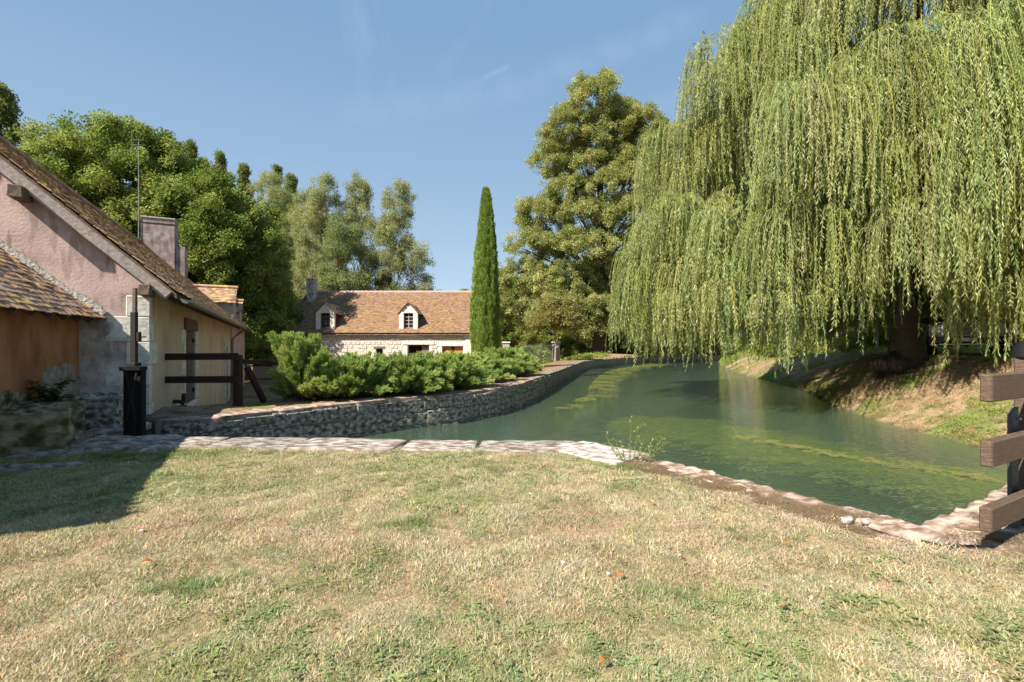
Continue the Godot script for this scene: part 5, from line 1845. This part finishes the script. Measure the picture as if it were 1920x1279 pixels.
# ------------------------------------------------------------------ parked car under the willow
func make_car() -> void:
	var C := thing("parked_car", "silver grey off road car parked in the shade under the willow", "car", Vector3(15.3, 0.87, -16.3), -0.72)
	var b := MB.new()
	# side outline of the lower body (x forward = +z of the car), pushed across
	var side := PackedVector2Array([Vector2(-2.0, 0.38), Vector2(1.95, 0.38), Vector2(2.0, 0.6), Vector2(1.97, 0.92), Vector2(1.85, 1.02), Vector2(0.75, 1.1), Vector2(-2.0, 1.1)])
	var tr := Transform3D(Basis(Vector3(0, 0, 1), Vector3.UP, Vector3(-1, 0, 0)), Vector3.ZERO)
	b.prism(side, -0.86, 0.86, tr)
	part("body", b, M.car_paint, C)
	b = MB.new()
	b.prism(PackedVector2Array([Vector2(-1.98, 1.1), Vector2(0.72, 1.1), Vector2(0.25, 1.72), Vector2(0.05, 1.76), Vector2(-1.9, 1.76)]), -0.74, 0.74, tr)
	part("cabin", b, M.car_paint, C)
	b = MB.new()
	var a := Vector3(-0.66, 1.14, 0.70)
	b.quad_out(Vector3(-0.68, 1.15, 0.697), Vector3(0.68, 1.15, 0.697), Vector3(0.64, 1.66, 0.31), Vector3(-0.64, 1.66, 0.31), Vector3(0, 0.5, 1))
	var ws := part("windscreen", b, M.glass, C)
	b = MB.new()
	for sx in [-0.745, 0.745]:
		for q in [[0.0, 0.55], [-0.95, -0.08], [-1.8, -1.03]]:
			b.box(at(sx, 1.4, (q[0] + q[1]) * 0.5 - 0.05), Vector3(0.012, 0.44, absf(q[1] - q[0]) * 0.9))
	part("side_windows", b, M.glass, C)
	b = MB.new()
	b.bevel(at(0, 1.075, 1.3), Vector3(1.5, 0.06, 1.15), 0.025)
	part("bonnet", b, M.car_paint, C)
	b = MB.new()
	b.bevel(at(0, 0.83, 1.985), Vector3(0.95, 0.24, 0.05), 0.01)
	var g := part("grille", b, M.black_plastic, C)
	for k in 4:
		b = MB.new()
		b.box(at(0, 0.75 + k * 0.055, 2.013), Vector3(0.9, 0.016, 0.012))
		part("grille_bar", b, M.chrome, g)
	for sx in [-1, 1]:
		b = MB.new()
		b.bevel(at(sx * 0.66, 0.85, 1.96), Vector3(0.34, 0.2, 0.08), 0.03)
		part("headlight", b, M.lamp_glass, C)
		b = MB.new()
		b.bevel(at(sx * 0.95, 1.2, 0.62), Vector3(0.2, 0.16, 0.1), 0.03)
		part("mirror", b, M.black_plastic, C)
		b = MB.new()
		b.bevel(at(sx * 0.885, 0.62, 1.25), Vector3(0.06, 0.44, 1.05), 0.025)
		b.bevel(at(sx * 0.885, 0.62, -1.3), Vector3(0.06, 0.44, 1.05), 0.025)
		part("wheel_arch", b, M.black_plastic, C)
	b = MB.new()
	b.bevel(at(0, 0.52, 2.02), Vector3(1.8, 0.24, 0.16), 0.04)
	part("bumper", b, M.black_plastic, C)
	b = MB.new()
	b.bevel(at(0, 0.54, 2.11), Vector3(0.52, 0.11, 0.014), 0.004)
	part("number_plate", b, M.white_frame, C)
	b = MB.new()
	b.bevel(at(0, 0.4, 2.02), Vector3(1.2, 0.05, 0.1), 0.01)
	part("skid_bar", b, M.chrome, C)
	for q in [[-0.78, 1.25], [0.78, 1.25], [-0.78, -1.3], [0.78, -1.3]]:
		var w := Node3D.new()
		w.name = "wheel"
		C.add_child(w, true)
		w.position = Vector3(q[0], 0.36, q[1])
		b = MB.new()
		b.tube([Vector3(-0.12, 0, 0), Vector3(-0.09, 0, 0), Vector3(0.09, 0, 0), Vector3(0.12, 0, 0)], [0.31, 0.36, 0.36, 0.31], 20)
		part("tyre", b, M.rubber, w)
		b = MB.new()
		b.tube([Vector3(-0.125, 0, 0), Vector3(0.125, 0, 0)], [0.2, 0.2], 16)
		part("rim", b, M.chrome, w)

# ------------------------------------------------------------------ grass and small things
func grass_into(bufs: Dictionary, x: float, z: float, sc: float) -> void:
	var q := pond_at(x, z)
	if q[0] or minf(q[1], q[2]) < 0.3:
		return
	var p1 := patches.get_noise_2d(x * 0.8, z * 0.8)
	var p2 := patches.get_noise_2d(x * 3.1 + 40.0, z * 3.1)
	var bare := 0.0
	if q[1] < 1.05 and x > 0.9:
		bare = 1.0 - smoothstep(0.45, 1.0, q[1])
	elif q[1] < 0.75:
		bare = 1.0 - smoothstep(0.5, 0.75, q[1])
	if x < -3.4 and z < -4.9:
		bare = maxf(bare, 0.75)
	if rng.randf() < bare * 0.92:
		return
	var y := land_of(x, z, q)
	var g := smoothstep(-0.2, 0.42, p1 + 0.5 * p2 + rr(-0.35, 0.35) - 0.05 + clampf(x * 0.06, -0.14, 0.12))
	var straw := Color(0.66, 0.545, 0.41).lerp(Color(0.61, 0.455, 0.345), smoothstep(0.0, 0.5, p2 - p1 * 0.5) * 0.8)
	var c := straw.lerp(Color(0.42, 0.44, 0.22), g * 0.75)
	var p3 := patches.get_noise_2d(x * 11.0, z * 11.0 + 70.0)
	c = c.lerp(Color(0.22, 0.27, 0.10), clampf(p3 * 2.0, 0.0, 0.55)).lerp(Color(0.40, 0.26, 0.15), clampf(-p3 * 1.3 - 0.1, 0.0, 0.45))
	if p3 < -0.3 and rng.randf() < 0.7:
		return
	var p4 := patches.get_noise_2d(x * 5.0 + 90.0, z * 5.0)
	sc *= clampf(1.0 + 1.1 * p4, 0.55, 1.5)
	var kind := "dry_tuft"
	var r := rng.randf()
	if g > 0.45 and r < 0.14:
		kind = "clover"
		c = Color(0.23, 0.28, 0.115)
	elif r < 0.25 + 0.4 * g:
		kind = "green_tuft"
	bufs[kind].put(Basis(Vector3.UP, rr(0, TAU)).scaled(Vector3(sc, sc * rr(0.5, 0.95), sc) * 0.9), Vector3(x, y - 0.004, z), jitter(c, 0.32))

func make_grass() -> void:
	var bufs := {"dry_tuft": Buf.new(), "green_tuft": Buf.new(), "clover": Buf.new(), "long_tuft": Buf.new()}
	for i in 105000:
		# dense near the camera, thinner away from it
		var d := 1.0 + 6.2 * pow(rng.randf(), 0.72)
		var x := rr(-1.22, 1.22) * d + rr(-0.5, 0.5)
		grass_into(bufs, x, -d, 0.85 + 0.05 * d)
	for i in 26000:
		grass_into(bufs, rr(1.5, 8.5), rr(-5.0, 1.5), 1.25)
	for i in 9000:
		grass_into(bufs, rr(-5.0, 1.5), rr(-1.2, 1.5), 1.25)
	# greener long grass at the foot of the flags and in a few tufts on the lawn
	for q in [[-4.15, -5.2, 0.75, 0.24, 420], [-3.4, -5.35, 0.3, 0.15, 50], [-4.7, -4.95, 0.4, 0.12, 40], [-2.75, -5.35, 0.25, 0.1, 30], [1.15, -4.72, 0.22, 0.12, 60], [-0.69, -3.18, 0.2, 0.1, 60], [-1.54, -2.38, 0.24, 0.1, 80], [0.85, -2.3, 0.25, 0.15, 30], [1.5, -3.0, 0.3, 0.2, 30], [-0.2, -4.9, 0.3, 0.12, 20]]:
		for k in q[4]:
			var x: float = q[0] + q[2] * rng.randfn(0, 0.5)
			var z: float = q[1] + q[3] * rng.randfn(0, 0.5)
			bufs.long_tuft.put(Basis(Vector3.UP, rr(0, TAU)).scaled(Vector3.ONE * rr(0.2, 0.45)), Vector3(x, land(x, z) - 0.005, z), jitter(Color(0.21, 0.26, 0.10), 0.3))
	# pale seed stalks standing above the sward
	for i in 900:
		var d := 1.5 + 4.6 * sqrt(rng.randf())
		var x := rr(-1.15, 1.15) * d
		if patches.get_noise_2d(x * 1.7 + 9.0, -d * 1.7) < 0.05:
			continue
		var q := pond_at(x, -d)
		if q[0] or q[1] < 0.7:
			continue
		bufs.long_tuft.put(Basis(Vector3.UP, rr(0, TAU)).scaled(Vector3(0.35, 0.3, 0.35) * rr(0.5, 1.1)), Vector3(x, land_of(x, -d, q) - 0.005, -d), jitter(Color(0.56, 0.45, 0.27), 0.2))
	# straw and leaf crumbs on the broken edge stones
	for i in 2600:
		var e: Array = along([Vector2(0.95, -5.9), Vector2(1.49, -5.14), Vector2(2.07, -4.24), Vector2(2.59, -3.43), Vector2(2.71, -3.15), Vector2(3.75, -3.79), Vector2(4.6, -4.32)], rr(0.0, 5.2))
		var t: Vector2 = e[1]
		var g: Vector2 = e[0] + Vector2(-t.y, t.x) * (0.04 + 0.42 * sqrt(rng.randf()))
		if patches.get_noise_2d(g.x * 5.0, g.y * 5.0) < -0.1:
			continue
		bufs.dry_tuft.put(Basis(Vector3.UP, rr(0, TAU)).scaled(Vector3(0.8, 0.18, 0.8) * rr(0.5, 1.1)), Vector3(g.x, 0.012, g.y), jitter(Color(0.34, 0.23, 0.155), 0.3))
	for k in bufs:
		var o := copies({"dry_tuft": "dry_grass", "green_tuft": "green_grass", "clover": "clover", "long_tuft": "long_grass"}[k], leaf_meshes[k], M.blade, bufs[k])
		tag(o, {"dry_tuft": "dry straw coloured mown grass of the lawn", "green_tuft": "greener blades among the dry lawn grass", "clover": "small round leaved weeds in the lawn", "long_tuft": "longer fresh green grass in tufts and by the flags"}[k], "grass", "", "stuff")
	# growth on the right bank and along the far wall top
	var bank := Buf.new()
	var weeds := Buf.new()
	for i in 15000:
		var z := rr(-7.5, -40.0) if rng.randf() < 0.5 else rr(-7.5, -19.0)
		var x := rr(8.0, 24.0)
		var q := pond_at(x, z)
		if q[0] or q[3] > 14.0 or x > -z * 1.25 or q[3] < 0.03:
			continue
		var p1 := patches.get_noise_2d(x * 0.8, z * 0.8)
		var p2 := patches.get_noise_2d(x * 3.1 + 40.0, z * 3.1)
		var g := p1 + 0.6 * p2 + (0.3 if q[3] < 0.8 else 0.0)
		var y := land_of(x, z, q)
		if g > 0.12 and rng.randf() < 0.75:
			weeds.put(random_basis(rr(0.16, 0.34), 0.6), Vector3(x, y + 0.03, z), jitter(Color(0.28, 0.36, 0.08), 0.25))
		else:
			bank.put(Basis(Vector3.UP, rr(0, TAU)).scaled(Vector3.ONE * rr(1.5, 2.6)), Vector3(x, y - 0.01, z), jitter(Color(0.46, 0.35, 0.20), 0.2))
	for i in 5000:
		var z := rr(-9.0, -46.0)
		var x := rr(-6.0, 14.0)
		var q := pond_at(x, z)
		if q[0] or q[2] < 0.5 or q[2] > 7.0:
			continue
		bank.put(Basis(Vector3.UP, rr(0, TAU)).scaled(Vector3.ONE * rr(1.2, 2.4)), Vector3(x, land_of(x, z, q) - 0.01, z), jitter(Color(0.36, 0.26, 0.14), 0.22))
	tag(copies("bank_grass", leaf_meshes.dry_tuft, M.blade, bank), "dry grass on the banks round the pond", "grass", "", "stuff")
	tag(copies("bank_weeds", leaf_meshes.small, M.leaf, weeds), "low green weeds spreading over the right bank", "weeds", "", "stuff")
	# rank grass under the trees at the back
	var rank := Buf.new()
	for i in 5200:
		var z := rr(-44.0, -72.0)
		var x := rr(-4.0, 34.0)
		var q := pond_at(x, z)
		if q[0] or q[2] < 1.2:
			continue
		if Vector2(x - 10.2, z + 56.5).length() < 5.0:
			continue
		rank.put(random_basis(rr(0.6, 1.3), 0.5), Vector3(x, land_of(x, z, q) + 0.15, z), jitter(Color(0.32, 0.38, 0.09), 0.3))
	for i in 3600:
		var z := rr(-20.0, -58.0)
		var x := -z * rr(0.5, 1.25)
		var q := pond_at(x, z)
		if q[0] or q[3] < 5.0 or x < 17.0:
			continue
		rank.put(random_basis(rr(0.5, 1.1), 0.5), Vector3(x, land_of(x, z, q) + 0.1, z), jitter(Color(0.40, 0.42, 0.13), 0.3))
	tag(copies("rank_grass", leaf_meshes.small, M.leaf, rank), "rank green growth under the trees behind the pond", "undergrowth", "", "stuff")
	# distant woodland all round, beyond what can be told apart
	var far := Buf.new()
	for i in 7000:
		var a := rr(0, TAU)
		var r := rr(120.0, 150.0)
		far.put(random_basis(rr(2.2, 4.0)), Vector3(cos(a) * r, rr(0.5, 9.0) + 2.5 * sin(a * 9.0), sin(a) * r), jitter(Color(0.09, 0.12, 0.05), 0.25))
	tag(copies("distant_woods", leaf_meshes.broad, M.leaf, far), "distant belt of woodland round the property", "woods", "", "stuff")

func make_weeds() -> void:
	# wild chicory-like plant on the pond edge
	var P := thing("wild_plant", "tall spindly flowering weed on the pond edge", "plant", Vector3(1.22, 0.0, -5.0))
	var stems := [[-0.2, 0.22, -0.22], [-0.08, 0.2, -0.05], [0.02, 0.44, 0.0], [0.1, 0.38, 0.02], [0.14, 0.26, 0.1], [0.24, 0.24, 0.05], [0.33, 0.27, 0.1], [0.4, 0.2, 0.0], [-0.02, 0.28, 0.15], [-0.15, 0.16, 0.1], [0.2, 0.16, 0.15]]
	for q in stems:
		var b := MB.new()
		var a := Vector3(q[0] * 0.5, 0, q[2] * 0.4)
		var e := Vector3(q[0], q[1], q[2])
		var path := limb_path(a, e, 0.06, 4)
		b.tube(path, taper(0.0045, 0.0022, 4), 5, Color(0.26, 0.30, 0.10), false)
		for k in 16:
			var t := rr(0.15, 1.0)
			var p := a.lerp(e, t)
			var d := (rdir() + Vector3.UP * 0.6).normalized()
			if k < 7:
				var tip: Vector3 = p + d * rr(0.03, 0.08)
				b.tube([p, tip], [0.0022, 0.0015], 4, Color(0.26, 0.30, 0.10), false)
				p = tip
			for j in 2:
				leaf_into(b, p, (d + rdir() * 0.5).normalized(), rdir(), rr(0.02, 0.038), rr(0.008, 0.015), jitter(Color(0.32, 0.36, 0.13), 0.2))
		part("stem", b, M.leaf, P)
	# fern-like plant in the hollow block
	var Q := thing("fern_plant", "dark fern growing on the mossy blocks by the wall", "plant", Vector3(-6.3, 0.42, -6.55))
	for k in 26:
		var b := MB.new()
		var a := rr(0, TAU)
		var rise := rr(0.08, 0.34)
		for i in 14:
			var t := i / 13.0
			var p := Vector3(cos(a) * t * 0.3, rise * sin(t * 2.2), sin(a) * t * 0.3)
			for sd in [-1, 1]:
				leaf_into(b, p, Vector3(-sin(a) * sd + cos(a) * 0.4, rr(-0.7, 0.7), cos(a) * sd + sin(a) * 0.4).normalized(), Vector3.UP, 0.12 * (1.1 - t), 0.034, Color(0.055, 0.09, 0.03))
		part("frond", b, M.leaf, Q)
	# floating weed in the pond
	var fl := Buf.new()
	for i in 1500:
		var t := rng.randf()
		var x := lerpf(4.75, 6.85, t) + 0.10 * sin(t * 9.0) + 0.12 * patches.get_noise_1d(t * 14.0) + rng.randfn(0, 0.05 + 0.22 * absf(patches.get_noise_1d(t * 7.0 + 50.0)) + 0.03 * t)
		var z := lerpf(-10.2, -6.95, t) + rng.randfn(0, 0.12)
		if patches.get_noise_2d(x * 6.0, z * 6.0) + 0.5 * patches.get_noise_2d(x * 19.0, z * 19.0) > 0.06:
			fl.put(Basis(Vector3.UP, rr(0, TAU)).scaled(Vector3(1.0, 0.12, 1.0) * rr(0.10, 0.28)), Vector3(x, WATER + 0.012, z), jitter(Color(0.30, 0.33, 0.08).lerp(Color(0.42, 0.40, 0.20), rng.randf()), 0.2))
	for i in 2600:
		var s := rng.randf()
		var e: Array = along([Vector2(0.9, -15.0), Vector2(2.6, -19.0), Vector2(3.5, -24.0), Vector2(5.4, -32.0), Vector2(8.6, -42.0), Vector2(13.0, -50.0)], s * 40.0)
		var off := absf(rng.randfn(0, 0.7)) * (0.25 + s * 1.5)
		var p: Vector2 = e[0] + Vector2(0.55 + off, 0.25)
		if patches.get_noise_2d(p.x * 1.5, p.y * 0.9) > 0.02 and pond_at(p.x, p.y)[0]:
			fl.put(Basis(Vector3.UP, rr(0, TAU)).scaled(Vector3(1.0, 0.08, 1.0) * rr(0.5, 1.1)), Vector3(p.x, WATER + 0.015, p.y), jitter(Color(0.27, 0.29, 0.10), 0.2))
	tag(copies("pond_weed", leaf_meshes.small, M.leaf, fl), "floating yellow green weed drifting on the pond", "water weed", "", "stuff")
	# trailing water plants below the surface
	var un := Buf.new()
	for i in 26000:
		var x := rr(1.5, 7.6)
		var z := rr(-14.0, -5.0)
		var al := algae(x, z) + 0.45 * patches.get_noise_2d(x * 2.4, z * 2.4) + 0.25 * patches.get_noise_2d(x * 7.0, z * 7.0)
		if al > 0.0 and pond_at(x, z)[0] and rng.randf() < 0.4 + al * 1.5:
			var dp := 0.03 + 0.30 * pow(rng.randf(), 1.5) * clampf(1.1 - al, 0.15, 1.0)
			un.put(Basis(Vector3.UP, 0.95 + rr(-0.35, 0.35)).scaled(Vector3(1.5, 0.1, 0.5) * rr(0.25, 0.6)), Vector3(x, WATER - dp, z), jitter(Color(0.48, 0.54, 0.045), 0.3))
	tag(copies("water_plants", leaf_meshes.small, M.leaf, un), "bright green water plants trailing below the surface", "water plants", "", "stuff")

func make_litter() -> void:
	# fallen leaves and pale stones lying on the lawn
	var leaves := [[-0.73, -1.93, "brown leaf"], [0.16, -3.75, "pale leaf"], [0.53, -2.42, "orange leaf"], [0.95, -2.6, "rust leaf"], [-1.55, -3.2, "dry leaf"], [-0.05, -2.18, "curled leaf"], [1.05, -3.55, "tan leaf"], [0.75, -4.35, "yellow leaf"], [1.62, -2.85, "rust leaf"], [-0.35, -3.4, "tan leaf"], [1.25, -2.15, "dry leaf"], [-1.15, -4.4, "yellow leaf"], [-1.95, -2.6, "rust leaf"], [0.35, -1.78, "orange leaf"], [2.1, -2.4, "brown leaf"]]
	var where := ["lying in the grass lowest left of centre", "near the foot of the wild weed, left of it", "in the middle of the lawn, largest orange one", "right of the largest orange leaf", "on the dry patch by the shadow", "low in the grass at centre", "on the lawn halfway to the pond corner", "below the wild weed", "on the lawn near the pond corner", "on the lawn left of centre", "low on the right of the lawn", "at the back of the lawn near the slabs", "on the dry lawn at left", "nearest the viewer at centre", "in the grass before the fence"]
	var tone := {"brown": Color(0.30, 0.13, 0.06), "pale": Color(0.55, 0.42, 0.26), "orange": Color(0.50, 0.19, 0.05), "rust": Color(0.42, 0.15, 0.05), "dry": Color(0.36, 0.22, 0.12), "curled": Color(0.40, 0.24, 0.12), "tan": Color(0.48, 0.32, 0.18), "yellow": Color(0.55, 0.40, 0.15)}
	for i in leaves.size():
		var q: Array = leaves[i]
		var b := MB.new()
		var c: Color = tone[(q[2] as String).split(" ")[0]]
		var L := rr(0.035, 0.06)
		var wv := L * rr(0.45, 0.62)
		# a cupped blade: two rows of faces either side of the midrib
		for sd in [-1.0, 1.0]:
			for k in 4:
				var t0 := k / 4.0
				var t1 := (k + 1) / 4.0
				var w0 := sin(PI * pow(t0, 0.8)) * wv * 0.5
				var w1 := sin(PI * pow(t1, 0.8)) * wv * 0.5
				var h0 := 0.012 * sin(t0 * 3.0)
				var h1 := 0.012 * sin(t1 * 3.0)
				b.quad_out(Vector3(t0 * L, h0, 0), Vector3(t1 * L, h1, 0), Vector3(t1 * L, h1 + w1 * 0.6, sd * w1), Vector3(t0 * L, h0 + w0 * 0.6, sd * w0), Vector3.UP, c * rr(0.85, 1.1))
		b.tube([Vector3(-0.02, 0.004, 0), Vector3(0, 0.001, 0)], [0.0012, 0.0012], 4, c)
		var o := part("fallen_leaf", b, M.blade)
		o.transform = Transform3D(Basis(Vector3.UP, rr(0, TAU)) * Basis(Vector3.RIGHT, rr(-0.4, 0.4)), Vector3(q[0], land(q[0], q[1]) + 0.035, q[1]))
		tag(o, "fallen " + q[2] + " " + where[i], "leaf", "leaves fallen on the lawn")
	for q in [[2.25, -3.22, 0.075, "larger of two cream stones near the pond corner"], [2.36, -3.2, 0.05, "smaller of two cream stones near the pond corner"], [0.28, -2.6, 0.02, "small white pebble on the lawn at centre"], [0.5, -2.48, 0.02, "white pebble right of the one at centre"], [-2.35, -3.05, 0.03, "pale pebble on the dry grass at left"], [0.95, -2.72, 0.016, "tiny white pebble by the rust leaf"]]:
		var o := part_mesh("pale_stone", rough_block(Vector3(q[2], q[2] * 0.6, q[2] * 0.8), 5, q[2] * 0.3, 3.0, int(q[2] * 1000), 20.0), M.white_stone if q[2] < 0.03 else M.verge)
		o.position = Vector3(q[0], land(q[0], q[1]) + 0.02 + q[2] * 0.15, q[1])
		tag(o, q[3], "stone", "pale stones on the lawn")

# ------------------------------------------------------------------ camera, sky, sun, then everything else
func make_sky_cover() -> ImageTexture:
	# thin high cirrus and old vapour trails; column 0 looks along -z, a quarter further along +x
	var w := 2048
	var h := 1024
	var im := Image.create(w, h, false, Image.FORMAT_RGBA8)
	im.fill(Color(1, 1, 1, 0))
	var f := noise(0.02, 4, FastNoiseLite.TYPE_SIMPLEX_SMOOTH, 61)
	# trails as [azimuth, height, azimuth, height, half width, strength], degrees
	var trails := [[-22.0, 24.0, 24.0, 33.5, 1.5, 0.085], [-3.6, 29.1, -0.3, 30.4, 0.14, 0.22], [15.0, 25.5, 34.0, 27.5, 1.3, 0.07], [-9.0, 29.0, -2.0, 36.5, 0.8, 0.05], [-40.0, 15.0, -24.0, 20.0, 0.8, 0.04], [60.0, 22.0, 140.0, 42.0, 1.6, 0.08], [170.0, 30.0, 250.0, 20.0, 1.5, 0.08], [262.0, 28.0, 318.0, 40.0, 1.4, 0.07]]
	for j in h / 2:
		var el := (0.5 - (j + 0.5) / h) * 180.0
		if el > 60.0:
			continue
		for i in w:
			var az := 360.0 * i / w
			var a := 0.0
			for t in trails:
				for turn in [0.0, -360.0]:
					var p := Vector2(az + turn, el)
					var s := Vector2(t[0], t[1])
					var e := Vector2(t[2], t[3])
					if p.x < s.x - 4.0 or p.x > e.x + 4.0:
						continue
					var k := clampf((p - s).dot(e - s) / (e - s).length_squared(), 0, 1)
					var d: float = p.distance_to(s + (e - s) * k) / t[4]
					if d < 2.5:
						a += 0.26 * t[5] * exp(-d * d) * (0.65 + 0.7 * f.get_noise_2d(az * 9.0, el * 9.0)) * smoothstep(0.0, 0.12, k) * smoothstep(1.0, 0.88, k)
			var q := Vector2(az if az < 180.0 else az - 360.0, el)
			# a wisp
			var wx := (q.x + 17.5 - (34.0 - q.y) * 0.22) / 2.2
			var wy := (q.y - 31.5) / 5.0
			a += 0.03 * exp(-wx * wx - wy * wy) * (0.5 + 1.2 * f.get_noise_2d(az * 14.0, el * 4.0))
			# veil near the horizon
			a += 0.05 * maxf(0.0, f.get_noise_2d(cos(deg_to_rad(az)) * 60.0, sin(deg_to_rad(az)) * 60.0 + el * 5.0)) * exp(-pow((el - 6.0) / 6.0, 2.0))
			if a > 0.002:
				im.set_pixel(i, j, Color(1, 1, 1, clampf(a, 0, 1)))
	return ImageTexture.create_from_image(im)

func _ready() -> void:
	rng.seed = 20240817
	# camera: level, horizon a little below the middle of the frame
	var cam := Camera3D.new()
	cam.name = "camera"
	cam.position = Vector3(0, 1.2, 0)
	cam.projection = Camera3D.PROJECTION_FRUSTUM
	cam.near = 0.05
	cam.far = 900.0
	cam.size = 0.05 * 2.0 * 639.5 / 900.0
	cam.frustum_offset = Vector2(0, 0.05 * 10.0 / 900.0)
	cam.current = true
	add_child(cam)
	var env := Environment.new()
	env.background_mode = Environment.BG_SKY
	env.tonemap_mode = Environment.TONE_MAPPER_LINEAR
	env.tonemap_exposure = 2.2
	env.sdfgi_enabled = true
	env.ssao_enabled = true
	env.ssil_enabled = true
	var sm := ProceduralSkyMaterial.new()
	sm.sky_top_color = lin(0.088, 0.163, 0.272)
	sm.sky_horizon_color = lin(0.30, 0.39, 0.47)
	sm.sky_curve = 0.2
	sm.sky_energy_multiplier = 1.0
	sm.ground_bottom_color = lin(0.16, 0.15, 0.10)
	sm.ground_horizon_color = lin(0.40, 0.48, 0.55)
	sm.sun_angle_max = 25.0
	sm.sun_curve = 0.1
	sm.sky_cover = make_sky_cover()
	var sky := Sky.new()
	sky.sky_material = sm
	env.sky = sky
	var we := WorldEnvironment.new()
	we.name = "environment"
	we.environment = env
	add_child(we)
	var sun := DirectionalLight3D.new()
	sun.name = "sun"
	sun.light_energy = 1.6
	sun.light_color = lin(1.0, 0.92, 0.80)
	sun.light_angular_distance = 0.5
	sun.shadow_enabled = true
	add_child(sun)
	sun.look_at_from_position(Vector3.ZERO, -Vector3(-0.76, 1.0, 0.729))

	lumps.seed = 5
	lumps.frequency = 0.35
	lumps.fractal_octaves = 4
	patches.seed = 9
	patches.frequency = 0.45
	patches.fractal_octaves = 4
	make_materials()
	make_leaf_meshes()
	# setting
	make_ground()
	make_water()
	make_pond_walls()
	make_paving()
	# buildings
	make_house()
	make_barn()
	# things by the water
	make_blocks()
	make_sluice()
	make_left_rail()
	make_right_fence()
	make_gate()
	make_car()
	# trees
	make_left_trees()
	make_cypress()
	make_junipers()
	make_linden()
	make_willow()
	make_woods()
	# small growth and litter
	make_grass()
	make_weeds()
	make_litter()
